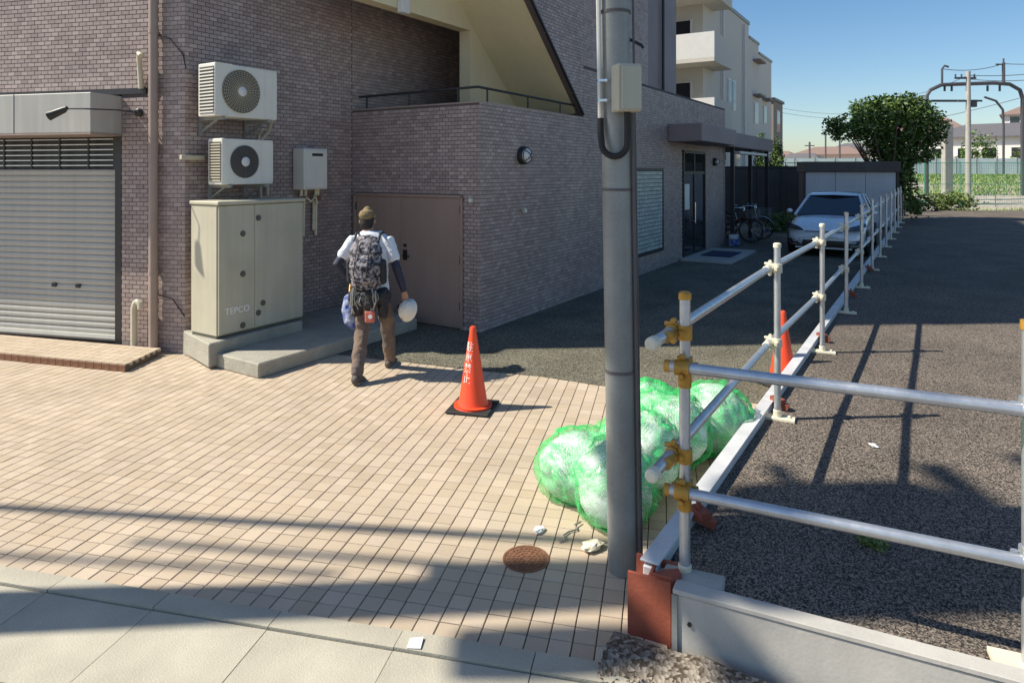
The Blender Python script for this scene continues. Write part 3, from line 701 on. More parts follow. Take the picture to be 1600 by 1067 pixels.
# steel kerb beam along the side fence with red clamps
t = thing('edge_beam', 'long pale steel beam lying along the foot of the side fence', 'steel beam')
bo = .135; bs = posts[0]+sn*bo; bs.z = 0
def bm_seg(a0, a1, z0, z1, w_):
    q0, q1 = bs+sd*a0, bs+sd*a1
    m_ = MB(); c4 = [q0+sn*w_,q0-sn*w_*.6,q1-sn*w_*.6,q1+sn*w_]
    return m_.add([(p.x,p.y,z0) for p in c4]+[(p.x,p.y,z1) for p in c4],[(0,3,2,1),(4,5,6,7),(0,1,5,4),(1,2,6,5),(2,3,7,6),(3,0,4,7)])
a0 = -.06
for i, ln_ in enumerate((.55,2.0,2.4,3,3,3,3,3,3,3)):
    if a0 > 24: break
    part('beam_section', bm_seg(a0+.003,a0+ln_-.003,0,.262 if i == 0 else .275,.042), M['beam'], t, bevel=.006)
    part('beam_flange', bm_seg(a0+.004,a0+ln_-.004,.276,.286,.055), M['beam'], t, bevel=.002)
    a0 += ln_
    q_ = bs+sd*a0
    cm = MB(); cm.bar(q_-sd*.03-sn*.10+Vector((0,0,.292)),q_+sd*.03-sn*.02+Vector((0,0,.300)),.06,.03); cm.tube([q_-sn*.05+Vector((0,0,.28)),q_-sn*.05+Vector((0,0,.345))],.014,8); cm.bar(q_-sn*.14+Vector((0,0,.25)),q_-sn*.03+Vector((0,0,.27)),.05,.04)
    if i < 5: part('beam_clamp', cm, M['red'], t)
# red oxide steel column ends
t = thing('steel_column', 'rust red steel H section stub at the corner below the pole', 'steel column', (bs.x-.01,bs.y-.055,0), math.atan2(fd.y,fd.x))
hm = MB().box(-.105,.085,-.10,-.085,-.02,.275); part('flange', hm, M['red'], t)
part('flange', MB().box(-.105,.085,.05,.065,-.02,.275), M['red'], t)
part('web', MB().box(-.018,-.006,-.0845,.0495,-.02,.27), M['red'], t)
part('stiffener', MB().prism([(.0,-.0845),(.085,-.0845),(.12,-.04),(.10,.0),(.05,-.03)],.0,.288), M['red'], t)
# retaining panel
t = thing('retaining_panel', 'low concrete retaining panel along the front edge of the parking lot', 'retaining wall', (.70,2.875,0), math.atan2(fd.y,fd.x))
part('panel', MB().box(0,2.9,-.03,.03,-.03,.25), M['panel'], t, bevel=.004)
part('top_rail', MB().box(.0,2.9,-.036,.045,.251,.272), M['panel'], t, bevel=.003)
part('end_stiffener', MB().box(-.004,.02,-.040,-.031,-.03,.25), M['galv_pole'], t)
bt = MB()
for x,z in ((.07,.14),(.62,.06),(1.4,.15)): bt.lathe([(.009,0),(.009,.008)],8,c=(x,-.031,z),axis='-y')
part('bolt', bt, M['black'], t)
tag(part('footing_block', MB().box(-.13,.13,-.06,.06,0,.045), M['concrete'], bevel=.008, loc=(.80,2.94,LOT+.003), rot=(0,0,R(-22))), 'small concrete block under the foot of the nearest fence post', 'footing block')
# ============================================================ TRAFFIC CONES
def cone_parts(t, text=True):
    part('base', MB().box(-.19,.19,-.19,.19,0,.022), M['rubber'], t, bevel=.006, loc=(0,0,.002))
    part('base_feet', MB().lathe([(.165,.024),(.160,.034),(.13,.040)],28), M['cone'], t, smooth=True)
    part('cone_body', MB().lathe([(.165,.040),(.135,.046),(.122,.075),(.03,.655),(.029,.688),(.022,.705),(.010,.710)],32), M['cone'], t, smooth=True)
    if text:
        for k, ch in enumerate('駐車禁止'):
            me = text_mesh(ch, .088, M['print'], 'lettering', .0); zc = .535-k*.088
            for v in me.vertices:
                z = zc+v.co.y; r_ = .122-(z-.075)*(.092/.58)+.0022; a_ = v.co.x*(.85)/r_+R(-110); v.co = (r_*math.cos(a_), r_*math.sin(a_), z)
            link('lettering', me, t)
p = at(739, 638); cn1 = thing('traffic_cone', 'orange red traffic cone with white lettering on the sunlit paving', 'traffic cone', (p.x,p.y,.002), R(-14)); cone_parts(cn1)
p = at(1229, 598); cn2 = thing('traffic_cone', 'orange traffic cone standing behind the pipe fence beside the steel beam', 'traffic cone', (2.60,6.40,.006), R(25)); cone_parts(cn2, False)

# ============================================================ MANHOLE
p = at(822, 873); t = thing('manhole_cover', 'small round rusty cover set in the paving left of the pole', 'manhole cover', (p.x,p.y,0))
part('ring', MB().lathe([(.124,-.01),(.124,.0045),(.112,.0045),(.112,-.01)],32), M['rust'], t)
lid = part('lid', MB().lathe([(.001,-.01),(.109,-.01),(.109,.0035),(.001,.0035)],32), M['rust'], t)
kb = MB()
for rr, n_ in ((.025,6),(.048,12),(.071,18),(.094,24)):
    for k in range(n_):
        a_ = 2*math.pi*k/n_; kb.m = Matrix.Translation((rr*math.cos(a_),rr*math.sin(a_),.0035)) @ Matrix.Rotation(a_,4,'Z'); kb.box(-.006,.006,-.007,.007,0,.003)
part('tread_studs', kb, M['rust'], lid, kind='stuff')

# ============================================================ RUBBISH BAGS UNDER A GREEN NET
def blob(c, rx, ry, rz, seed, amp=.05, n=26, m=16, flat=.0):
    vs, fs = [], []
    for i in range(m+1):
        th = math.pi*i/m
        for j in range(n):
            ph = 2*math.pi*j/n; d = Vector((math.sin(th)*math.cos(ph), math.sin(th)*math.sin(ph), -math.cos(th)))
            k = 1+amp*2*noise.noise(d*1.6+Vector((seed,0,0)))+amp*1.1*abs(noise.noise(d*4+Vector((0,seed,0))))
            z = c[2]+d.z*rz*k; vs.append((c[0]+d.x*rx*k, c[1]+d.y*ry*k, max(z, flat)))
    for i in range(m):
        for j in range(n): j2 = (j+1)%n; fs.append((i*n+j, i*n+j2, (i+1)*n+j2, (i+1)*n+j))
    return vs, fs
M['bag'] = mat('bag_film', (.80,.84,.80), .38, var=.10, vscale=9, bump=.4, bscale=18)
m_ = bpy.data.materials.new('green_net'); m_.use_nodes = True; n_ = m_.node_tree.nodes; l_ = m_.node_tree.links
p_ = n_['Principled BSDF']; p_.inputs['Base Color'].default_value = (.05,.58,.15,1); p_.inputs['Roughness'].default_value = .45
tc_ = n_.new('ShaderNodeTexCoord')
nz = n_.new('ShaderNodeTexNoise'); nz.inputs['Scale'].default_value = 4.5; nz.inputs['Detail'].default_value = 8; nz.inputs['Roughness'].default_value = .62; nz.inputs['Distortion'].default_value = 1.2
l_.new(tc_.outputs['Object'], nz.inputs['Vector'])
mr = n_.new('ShaderNodeMapRange'); mr.inputs[1].default_value = .38; mr.inputs[2].default_value = .60; mr.inputs[3].default_value = .20; mr.inputs[4].default_value = .92
l_.new(nz.outputs['Fac'], mr.inputs[0])
# fine mesh of the net: two crossed wave sets
def wave(rot):
    mp = n_.new('ShaderNodeMapping'); mp.inputs['Rotation'].default_value = rot; l_.new(tc_.outputs['Object'], mp.inputs[0])
    wv = n_.new('ShaderNodeTexWave'); wv.inputs['Scale'].default_value = 26; wv.inputs['Distortion'].default_value = 3; wv.inputs['Detail'].default_value = 2; wv.inputs['Detail Scale'].default_value = .6
    l_.new(mp.outputs[0], wv.inputs['Vector']); return wv.outputs['Fac']
mx_ = n_.new('ShaderNodeMath'); mx_.operation = 'MAXIMUM'; l_.new(wave((.3,.5,.8)), mx_.inputs[0]); l_.new(wave((.9,-.4,-.8)), mx_.inputs[1])
mm = n_.new('ShaderNodeMath'); mm.operation = 'MULTIPLY'; mm.use_clamp = True; l_.new(mx_.outputs[0], mm.inputs[0]); l_.new(mr.outputs[0], mm.inputs[1])
l_.new(mm.outputs[0], p_.inputs['Alpha']); M['net'] = m_
lumps = [((.44,4.22,.20),.27,.25,.25),((.60,3.93,.23),.235,.24,.27),((.80,4.28,.27),.28,.28,.27),((1.08,4.62,.28),.29,.28,.27),((1.46,4.92,.25),.32,.29,.26),((1.02,4.95,.26),.24,.24,.26)]
words = ['leftmost bulging white rubbish bag under the green net','white rubbish bag nearest the pole foot under the green net','white rubbish bag in the middle of the netted heap behind the pole','white rubbish bag heaped high under the net right of the pole','white rubbish bag at the right end of the heap against the steel beam','white rubbish bag at the back of the netted heap']
for k,(c,rx,ry,rz) in enumerate(lumps):
    vs, fs = blob(c, rx*.95, ry*.95, rz*.94, k*3.1, .07, flat=.006); o = part('rubbish_bag', MB().add(vs,fs), M['bag'], smooth=True)
    o.scale = (1,1,.93); tag(o, words[k], 'rubbish bag', 'white rubbish bags under the green net')
nm = MB()
for k,(c,rx,ry,rz) in enumerate(lumps):
    vs, fs = blob(c, rx*1.04, ry*1.04, rz*1.05, k*3.1, .05, flat=.010); nm.add(vs,fs)
for k in range(len(lumps)-1):
    a_, b_ = Vector(lumps[k][0]), Vector(lumps[k+1][0]); c = (a_+b_)/2
    vs, fs = blob((c.x,c.y,.15), .17,.17,.17, 40+k, .05, flat=.010); nm.add(vs,fs)
o = part('net', nm, M['net'], smooth=True); o.scale = (1,1,.93)
r_ = o.modifiers.new('remesh','REMESH'); r_.mode = 'VOXEL'; r_.voxel_size = .016; r_.use_smooth_shade = True
s_ = o.modifiers.new('smooth','SMOOTH'); s_.iterations = 5; s_.factor = .5
tx = bpy.data.textures.new('folds','CLOUDS'); tx.noise_scale = .075
d_ = o.modifiers.new('folds','DISPLACE'); d_.texture = tx; d_.strength = .085; d_.mid_level = .46; d_.texture_coords = 'GLOBAL'
tag(o, 'bright green mesh net draped over the heap of white rubbish bags', 'net')
hm_ = MB(); hp_ = []
for k in range(60):
    a_ = k/59; hp_.append((.22+.25*a_+.03*math.sin(k*1.3), 4.05-.45*a_+.03*math.cos(k*.9), .018+.006*math.sin(k)))
tag(part('cord', MB().tube([(.40,3.88,.012),(.36,3.84,.018),(.37,3.80,.012),(.32,3.78,.010),(.29,3.74,.012),(.30,3.70,.010),(.26,3.68,.010)],.005,6), M['galv_pole'], smooth=True), 'thin loop of grey cord on the paving in front of the rubbish net', 'cord')

# litter
def crumple(loc, s_, seed, label, mt='litter', name='litter'):
    vs, fs = blob((0,0,s_*.3), s_, s_*.7, s_*.3, seed, .35, 10, 6, flat=.001)
    o = part(name, MB().add(vs,fs), M[mt], loc=loc); tag(o, label, 'litter', 'scraps of litter on the ground'); o.rotation_euler = (0,0,seed)
p = at(843,831); crumple((p.x,p.y,.003), .035, 1, 'crumpled white paper scrap on the paving in front of the net')
p = at(1365,698,LOT); crumple((p.x,p.y,LOT+.002), .03, 2, 'white paper scrap on the sunlit lot asphalt')
p = at(925,858); crumple((p.x,p.y,.003), .06, 4, 'torn pale scraps of packaging at the foot of the net beside the pole', 'cap_white')
p = at(648,1011); tag(part('litter', MB().add([(-.03,-.03,.004),(.03,-.035,.006),(.034,.03,.010),(-.025,.03,.004),(-.03,-.03,.001),(.03,-.035,.002),(.034,.03,.004),(-.025,.03,.001)],[(0,1,2,3),(7,6,5,4),(0,4,5,1),(1,5,6,2),(2,6,7,3),(3,7,4,0)]), M['litter'], loc=(p.x,p.y,.016)), 'small flat white tag lying on the kerb stones near the middle', 'litter', 'scraps of litter on the ground')
p = at(985,1032); vs, fs = blob((0,0,.005), .12,.085,.034, 9, .3, 22, 12, flat=-.01)
tag(part('broken_concrete', MB().add(vs,fs), M['concrete_old'], loc=(p.x,p.y,.0), rot=(0,0,R(-25))), 'broken lump of pale concrete at the end of the kerb below the red column', 'concrete lump')

# ============================================================ PERSON
def capsules(chains, voxel, mt, name, parent, smooth_it=4, disp=None, squash=None):
    """one continuous surface grown from chains of (point, rx, ry) rings"""
    mb = MB()
    for ch in chains:
        pts = [Vector(c[0]) for c in ch]; rs = [(c[1], c[2] if len(c) > 2 else c[1]) for c in ch]
        # extend by rounded ends
        n = 16; vs = []; fs = []; k = len(pts); rings = []
        d0 = (pts[1]-pts[0]).normalized(); d1 = (pts[-1]-pts[-2]).normalized()
        seq = [(pts[0]-d0*min(rs[0])*.8, .35, rs[0], d0),(pts[0]-d0*min(rs[0])*.45, .8, rs[0], d0)]
        for i in range(k): seq.append((pts[i],1,rs[i],(pts[min(i+1,k-1)]-pts[max(i-1,0)]).normalized()))
        seq += [(pts[-1]+d1*min(rs[-1])*.45,.8,rs[-1],d1),(pts[-1]+d1*min(rs[-1])*.8,.35,rs[-1],d1)]
        for p_, sc, (ra, rb), d in seq:
            ax = Vector((1,0,0)); sx = (ax-d*ax.dot(d))
            if sx.length < .25: ax = Vector((0,1,0)); sx = (ax-d*ax.dot(d))
            sx.normalize(); sy = d.cross(sx)
            vs += [p_+sx*math.cos(t_)*ra*sc+sy*math.sin(t_)*rb*sc for t_ in [2*math.pi*j/n for j in range(n)]]
        kk = len(seq)
        for i in range(kk-1):
            for j in range(n): j2 = (j+1)%n; fs.append((i*n+j,i*n+j2,(i+1)*n+j2,(i+1)*n+j))
        fs += [tuple(range(n-1,-1,-1)), tuple(range((kk-1)*n,kk*n))]; mb.add(vs,fs)
    o = part(name, mb, mt, parent, smooth=True)
    r_ = o.modifiers.new('remesh','REMESH'); r_.mode = 'VOXEL'; r_.voxel_size = voxel; r_.use_smooth_shade = True
    if smooth_it: s_ = o.modifiers.new('smooth','SMOOTH'); s_.iterations = smooth_it; s_.factor = .5
    if disp:
        tx = bpy.data.textures.new('cloth','CLOUDS'); tx.noise_scale = disp[1]
        d_ = o.modifiers.new('folds','DISPLACE'); d_.texture = tx; d_.strength = disp[0]; d_.mid_level = .5; d_.texture_coords = 'GLOBAL'
    return o
M['skin'] = mat('skin', (.42,.22,.14), .55, var=.05)
M['shirt'] = mat('white_shirt', (.66,.70,.76), .85, var=.06, vscale=8)
M['sleeve'] = mat('navy_sleeve', (.022,.024,.055), .7, var=.15, vscale=20)
M['trouser'] = mat('brown_trousers', (.115,.092,.085), .9, var=.15, vscale=7, col2=(.18,.125,.09), mix_scale=5)
M['cap'] = mat('khaki_cap', (.24,.17,.085), .9, var=.12, vscale=25, col2=(.15,.12,.06), mix_scale=20)
M['hair'] = mat('dark_hair', (.02,.016,.013), .7)
M['pack'] = mat('patterned_pack', (.022,.022,.03), .8, var=.35, vscale=40, col2=(.27,.25,.27), mix_scale=26)
M['pack_dark'] = mat('black_nylon', (.018,.018,.022), .7, var=.25, vscale=20)
M['shoe'] = mat('shoe_leather', (.07,.058,.05), .7, var=.2, vscale=15)
M['sole'] = mat('shoe_sole', (.30,.30,.28), .8)
M['blue'] = mat('blue_cloth', (.03,.07,.32), .7, var=.3, vscale=14, col2=(.30,.34,.45), mix_scale=9)
M['pouch'] = mat('salmon_pouch', (.50,.13,.09), .6, var=.15)
PS = .968
per = thing('person', 'man walking away in white shirt, navy sleeves, khaki cap and brown trousers, laden with bags', 'person', (-1.40,6.70,.004), R(-4)); per.scale = (PS,)*3
hipL,hipR = (-.095,0,.87),(.085,.02,.87); kL,kR = (-.095,-.06,.47),(.115,.17,.48); aL,aR = (-.075,-.30,.10),(.10,.31,.085)
shL,shR = (-.225,.075,1.385),(.145,.085,1.385); eL,eR = (-.375,-.01,1.15),(.245,.03,1.11); wL,wR = (-.275,.10,.965),(.315,.07,.86)
tor = [((0,.0,.86),.165,.115),((-.01,.01,.98),.155,.105),((-.025,.035,1.14),.16,.11),((-.038,.055,1.28),.175,.115),((-.042,.07,1.37),.15,.09)]
def foot(a_, yaw, pitch):
    a_ = Vector(a_); f = Vector((math.sin(yaw)*math.cos(pitch), math.cos(yaw)*math.cos(pitch), math.sin(pitch)))
    return [(a_+Vector((0,-.045,-.045)),.036,.036),(a_+f*.06+Vector((0,0,-.048)),.042,.035),(a_+f*.14+Vector((0,0,-.058)),.045,.026),(a_+f*.18+Vector((0,0,-.062)),.036,.02)]
def hand(wr, d, side, grip):
    """palm and five fingers; d points along the hand, side to the thumb, grip is the direction the fingers curl"""
    wr, d, sd_, g_ = Vector(wr), Vector(d).normalized(), Vector(side).normalized(), Vector(grip).normalized()
    ch = [[(wr,.026,.020),(wr+d*.04,.038,.017),(wr+d*.085,.040,.015)]]
    for k,(off,ln_) in enumerate(((.030,.07),(.010,.078),(-.011,.073),(-.030,.058))):
        b = wr+d*.088+sd_*off; m1 = b+d*ln_*.45+g_*.012; m2 = m1+d*ln_*.2+g_*ln_*.35; m3 = m2+g_*ln_*.3-d*.008
        ch.append([(b,.0095),(m1,.009),(m2,.0085),(m3,.0075)])
    b = wr+d*.03+sd_*.03; ch.append([(b,.012),(b+d*.03+sd_*.022,.011),(b+d*.06+sd_*.02+g_*.02,.010)])
    return ch
dR = (.12,.0,-1); dL = (.25,.5,-.6)
head = Vector((-.088,.115,1.60))
body = [tor, [((-.045,.07,1.38),.06,.055),((-.07,.095,1.47),.055,.055),(head+Vector((0,0,-.07)),.055,.06)],
        [(head+Vector((0,.012,-.085)),.052,.07),(head+Vector((0,.006,-.02)),.073,.092),(head+Vector((0,0,.04)),.076,.096),(head+Vector((0,0,.075)),.058,.075)],
        [(head+Vector((0,.10,-.02)),.012,.014),(head+Vector((0,.112,-.035)),.014,.014)],          # nose
        [(head+Vector((-.076,0,.0)),.012,.022),(head+Vector((-.080,-.004,-.03)),.010,.018)],[(head+Vector((.076,0,.0)),.012,.022),(head+Vector((.080,-.004,-.03)),.010,.018)],  # ears
        [(head+Vector((-.02,.090,-.065)),.010,.008),(head+Vector((.02,.090,-.065)),.010,.008)],  # lips
        [(shL,.055,.055),(eL,.040,.040),(wL,.026,.026)],[(shR,.055,.055),(eR,.040,.040),(wR,.026,.026)],
        [((-.045,.07,1.40),.07,.06),(shL,.055,.055)],[((-.045,.07,1.40),.07,.06),(shR,.055,.055)],
        [(hipL,.088,.088),(kL,.056,.056),(aL,.037,.037)],[(hipR,.088,.088),(kR,.056,.056),(aR,.037,.037)],
        foot(aL,0,-.25),foot(aR,0,.02)]+hand(wL,dL,(.6,-.1,.3),(.5,-.3,-.3))+hand(wR,dR,(0,1,0),(-.6,0,-.2))
capsules(body, .0065, M['skin'], 'body', per, 2)
for s_ in (-1,1):
    part('eye', MB().ball(head+Vector((.031*s_,.087,.0)),.013,10,6), M['white_cool'], per, smooth=True)
capsules([[(Vector(c[0])+Vector((0,.0,0)),c[1]+.016,c[2]+.018) for c in tor[0:5]],
          [((-.06,.085,1.44),.064,.06),((-.05,.07,1.38),.09,.08)],
          [((-.045,.07,1.415),.09,.08),((-.13,.075,1.415),.078,.075),((-.215,.07,1.395),.072,.072),(Vector(shL).lerp(Vector(eL),.62),.066,.064)],
          [((-.045,.07,1.415),.09,.08),((.06,.08,1.415),.078,.075),((.14,.08,1.395),.072,.072),(Vector(shR).lerp(Vector(eR),.66),.066,.064)]], .009, M['shirt'], 'shirt', per, 4, (.02,.07))
for sh_,e_,w_ in ((shL,eL,wL),(shR,eR,wR)):
    capsules([[(Vector(sh_).lerp(Vector(e_),.45),.050,.050),(e_,.045,.045),(Vector(e_).lerp(Vector(w_),.5),.041,.041),(Vector(e_).lerp(Vector(w_),.96),.031,.031)]], .007, M['sleeve'], 'arm_sleeve', per, 2, (.006,.03))
capsules([[((0,0,.97),.158,.115),((0,.0,.86),.175,.128)],[(hipL,.100,.104),(Vector(hipL).lerp(Vector(kL),.6),.084,.084),(kL,.073,.073),(Vector(kL).lerp(Vector(aL),.6),.068,.068),(Vector(aL)+Vector((0,.01,.0)),.062,.066)],
          [(hipR,.100,.104),(Vector(hipR).lerp(Vector(kR),.6),.084,.084),(kR,.073,.073),(Vector(kR).lerp(Vector(aR),.6),.068,.068),(Vector(aR)+Vector((0,.0,.0)),.060,.064)]], .009, M['trouser'], 'trousers', per, 3, (.03,.075))
for a_, pt in ((aL,-.25),(aR,.02)):
    ft = [(c[0],c[1]+.010,(c[2] if len(c)>2 else c[1])+.010) for c in foot(a_,0,pt)]
    sh_ = capsules([ft+[], [(Vector(a_)+Vector((0,0,.0)),.046,.050),(Vector(a_)+Vector((0,-.01,-.04)),.045,.045)]], .007, M['shoe'], 'shoe', per, 2)
    fv = [Vector(c[0])+Vector((0,0,-.036)) for c in ft]
    capsules([[(fv[0],.046,.012),(fv[1],.052,.012),(fv[2],.054,.012),(fv[3],.044,.012)]], .007, M['sole'], 'sole', sh_, 1)
capsules([[(head+Vector((0,-.032,-.075)),.058,.045),(head+Vector((0,-.034,-.045)),.070,.062),(head+Vector((0,-.022,.0)),.078,.075),(head+Vector((0,-.010,.04)),.080,.090)]], .006, M['hair'], 'hair', per, 2)
cp_ = capsules([[(head+Vector((0,-.01,.045)),.088,.104),(head+Vector((0,-.005,.085)),.078,.092),(head+Vector((0,0,.108)),.045,.055)]], .007, M['cap'], 'cap', per, 2)
part('cap_brim', MB().add([(head.x+.075*math.cos(a_),head.y+.07+.11*max(0,math.sin(a_)),head.z+.035-z_) for z_ in (0,.006) for a_ in [math.pi*k/10 for k in range(11)]],
     [tuple(range(11)),tuple(range(21,10,-1))]+[(i,i+11,i+12,i+1) for i in range(10)]), M['cap'], cp_)
# backpack
def pb(*a): return Matrix.Translation((-1.40,6.70,0)) @ Matrix.Rotation(R(-4),4,'Z') @ Vector(a)
PL = (-1.40,6.70,.0)
bp = thing('backpack', 'black and grey patterned backpack on the back of the walking man', 'backpack', PL, R(-4)); bp.scale = (PS,)*3
capsules([[((-.02,-.15,.97),.165,.085),((-.03,-.15,1.15),.175,.10),((-.04,-.11,1.33),.165,.085),((-.045,-.065,1.42),.12,.055)]], .009, M['pack'], 'main_bag', bp, 3, (.02,.04))
capsules([[((-.02,-.25,1.02),.11,.045),((-.03,-.25,1.17),.115,.05),((-.035,-.225,1.25),.10,.03)]], .008, M['pack'], 'front_pocket', bp, 3, (.02,.03))
capsules([[((-.19,-.14,1.0),.035,.06),((-.20,-.13,1.2),.035,.06)]], .008, M['pack_dark'], 'side_pocket', bp, 2, (.012,.03))
capsules([[((.15,-.14,1.0),.035,.06),((.14,-.13,1.2),.035,.06)]], .008, M['pack_dark'], 'side_pocket', bp, 2, (.012,.03))
stp_ = MB()
for s_, sh_ in ((-1,shL),(1,shR)):
    x = -.04+s_*.125; stp_.tube([(x,-.10,1.40),(x*1.0,-.02,1.475),(x,.10,1.475),(x+.01*s_,.195,1.33),(x+.01*s_,.20,1.12),(x,.10,.98),(x,-.06,.96)],.014,8)
for z in (1.06,1.18,1.30): stp_.tube([(-.20,-.17,z),(-.10,-.27,z-.01),(.05,-.27,z),(.15,-.17,z)],.006,6)
for x in (-.10,.03): stp_.tube([(x,-.245,.98),(x-.01,-.305,1.1),(x,-.26,1.28),(x,-.15,1.42)],.006,6)
part('strap', stp_, M['pack_dark'], bp, smooth=True)
tb = thing('tool_bag', 'black waist bag with hanging straps and gear below the backpack', 'bag', PL, R(-4)); tb.scale = (PS,)*3
capsules([[((-.16,-.08,.84),.08,.10),((.0,-.16,.82),.10,.12),((.15,-.07,.84),.075,.10)],[((-.13,-.14,.68),.06,.05),((-.10,-.15,.86),.08,.07)],[((.14,-.11,.66),.05,.05),((.13,-.12,.88),.06,.07)],[((.03,-.20,.76),.07,.05),((.03,-.18,.88),.08,.07)]], .009, M['pack_dark'], 'bag_body', tb, 2, (.035,.045))
sp_ = MB(); random.seed(5)
for k in range(16):
    x = random.uniform(-.19,.17); y = -.20+.35*abs(x)*.4+random.uniform(-.02,.03); z = random.uniform(.84,.95); ln_ = random.uniform(.08,.24)
    sp_.tube([(x,y-.02,z),(x+random.uniform(-.02,.02),y-.045,z-ln_/2),(x+random.uniform(-.03,.03),y-.02,z-ln_)],random.uniform(.004,.009),6)
part('strap', sp_, M['galv_pole'], tb, smooth=True)
bb = thing('shoulder_bag', 'blue cloth bag hanging at the left hip of the walking man', 'bag', PL, R(-4)); bb.scale = (PS,)*3
capsules([[((-.245,-.02,.80),.055,.05),((-.235,-.03,.68),.085,.07),((-.205,-.04,.58),.085,.075),((-.18,-.04,.53),.06,.06)]], .009, M['blue'], 'bag_body', bb, 3, (.03,.05))
part('strap', MB().tube([(-.24,-.02,.84),(-.25,.05,.95),(-.20,.10,1.02),(-.13,.12,1.2)],.010,8), M['ochre'], bb, smooth=True)
rp_ = thing('pouch', 'small salmon red pouch dangling below the black waist bag', 'pouch', PL, R(-4)); rp_.scale = (PS,)*3
part('pouch_body', MB().box(-.015,.085,-.245,-.20,.60,.72), M['pouch'], rp_, bevel=.016, seg=3)
part('pouch_badge', MB().lathe([(.022,0),(.022,.004)],14,c=(.045,-.246,.665),axis='-y'), M['white_cool'], rp_)
part('cord', MB().tube([(.03,-.22,.72),(.03,-.22,.80)],.005,6), M['pack_dark'], rp_)
hl = thing('helmet', 'white hard hat swinging from the right hand of the walking man', 'helmet', PL, R(-4)); hl.scale = (PS,)*3
hm2 = MB(); hm2.m = Matrix.Translation((.345,.06,.675)) @ Euler((R(72),R(12),R(-20))).to_matrix().to_4x4() @ Matrix.Scale(.82,4)
pr = [(.125,-.035),(.138,-.040),(.128,-.028),(.118,.0),(.108,.045),(.085,.085),(.05,.108),(.001,.115)]
hm2.lathe(pr, 28, sx=.9, sy=1.08); part('shell', hm2, M['white'], hl, smooth=True)
hm3 = MB(); hm3.m = hm2.m
for x in (-.03,0,.03): hm3.tube([(x,-.115,.02),(x,-.09,.083),(x,0,.119),(x,.09,.083),(x,.115,.02)],.007,6)
part('shell_ridge', hm3, M['white'], hl, smooth=True)
hm4 = MB(); hm4.m = hm2.m; hm4.lathe([(.108,-.036),(.112,-.032),(.104,.01),(.02,.02)],24,sx=.9,sy=1.08); part('liner', hm4, M['pack_dark'], hl, smooth=True)
part('chin_strap', MB().tube([(.318,.075,.745),(.30,.06,.70),(.27,.05,.64),(.30,.04,.58)],.006,6), M['pack_dark'], hl, smooth=True)
hm5 = MB(); hm5.m = hm2.m; hm5.box(-.13,-.104,-.03,.03,.0,.04); part('badge', hm5, M['pack_dark'], hl, bevel=.004)

# ============================================================ CAR
car = thing('parked_car', 'pale silver blue hatchback facing the camera in the shade beside the pipe fence', 'car', (7.42,15.9,.006), R(-32))
W2 = .875
# stations: y, half width, hood/deck height, bottom
st_ = [(.0,.52,.50,.34),(.03,.66,.58,.27),(.12,.77,.665,.22),(.30,.84,.73,.20),(.60,.868,.82,.19),(1.0,.875,.90,.18),(1.35,.875,.955,.18),(2.2,.875,.985,.18),(3.0,.875,1.0,.18),(3.7,.86,1.03,.19),(4.2,.82,1.02,.24),(4.45,.76,.93,.32),(4.52,.66,.75,.40)]
mb = MB(); n = 0; vs = []
def sect(y, hw, zt, zb):
    zs = zt-.10; return [(0,y-.02,zt),(.45*hw,y-.01,zt-.004),(.80*hw,y,zt-.022),(.93*hw,y,zs+.03),(.995*hw,y,zs-.03),(hw,y,(zs+zb)*.55),(.985*hw,y,zb+.12),(.93*hw,y,zb),(0,y-.01,zb)]
for s_ in st_:
    a_ = sect(*s_); vs += a_+[(-x,y,z) for x,y,z in a_[-2:0:-1]]
m0 = 16
fs = [(i*m0+j,i*m0+(j+1)%m0,(i+1)*m0+(j+1)%m0,(i+1)*m0+j) for i in range(len(st_)-1) for j in range(m0)]+[tuple(range(m0)),tuple(range((len(st_)-1)*m0,len(st_)*m0))[::-1]]
mb.add(vs,fs); body_ = part('body', mb, M['car'], car, smooth=True)
sd_ = body_.modifiers.new('sub','SUBSURF'); sd_.levels = 2; sd_.render_levels = 2
# cabin: glass house then roof
gh = MB(); base = [(-.80,1.22),(.80,1.22),(.84,2.2),(.82,3.4),(.72,4.05),(-.72,4.05),(-.82,3.4),(-.84,2.2)]
top = [(-.58,2.12),(.58,2.12),(.63,2.5),(.61,3.2),(.55,3.75),(-.55,3.75),(-.61,3.2),(-.63,2.5)]
zb_ = [.93,.93,.96,.97,1.02,1.02,.97,.96]; zt_ = [1.40,1.40,1.44,1.40,1.28,1.28,1.40,1.44]
gh.add([(x,y,zb_[i]) for i,(x,y) in enumerate(base)]+[(x,y,zt_[i]) for i,(x,y) in enumerate(top)],[(i,(i+1)%8,(i+1)%8+8,i+8) for i in range(8)]+[tuple(range(8,16))])
part('window_glass', gh, M['glass'], car)
rf = MB(); rt = [(-.60,2.10,1.405),(0,2.02,1.425),(.60,2.10,1.405),(.655,2.5,1.445),(.63,3.2,1.405),(.57,3.8,1.275),(0,3.86,1.29),(-.57,3.8,1.275),(-.63,3.2,1.405),(-.655,2.5,1.445)]
rf.add([(x,y,z) for x,y,z in rt]+[(x*.9,y+(.12 if y < 3 else -.12),z+.045) for x,y,z in rt]+[(0,2.9,1.50)],[(i,(i+1)%10,(i+1)%10+10,i+10) for i in range(10)]+[(10+i,10+(i+1)%10,20) for i in range(10)]+[tuple(range(9,-1,-1))])
part('roof', rf, M['car'], car, smooth=True)
pm = MB()
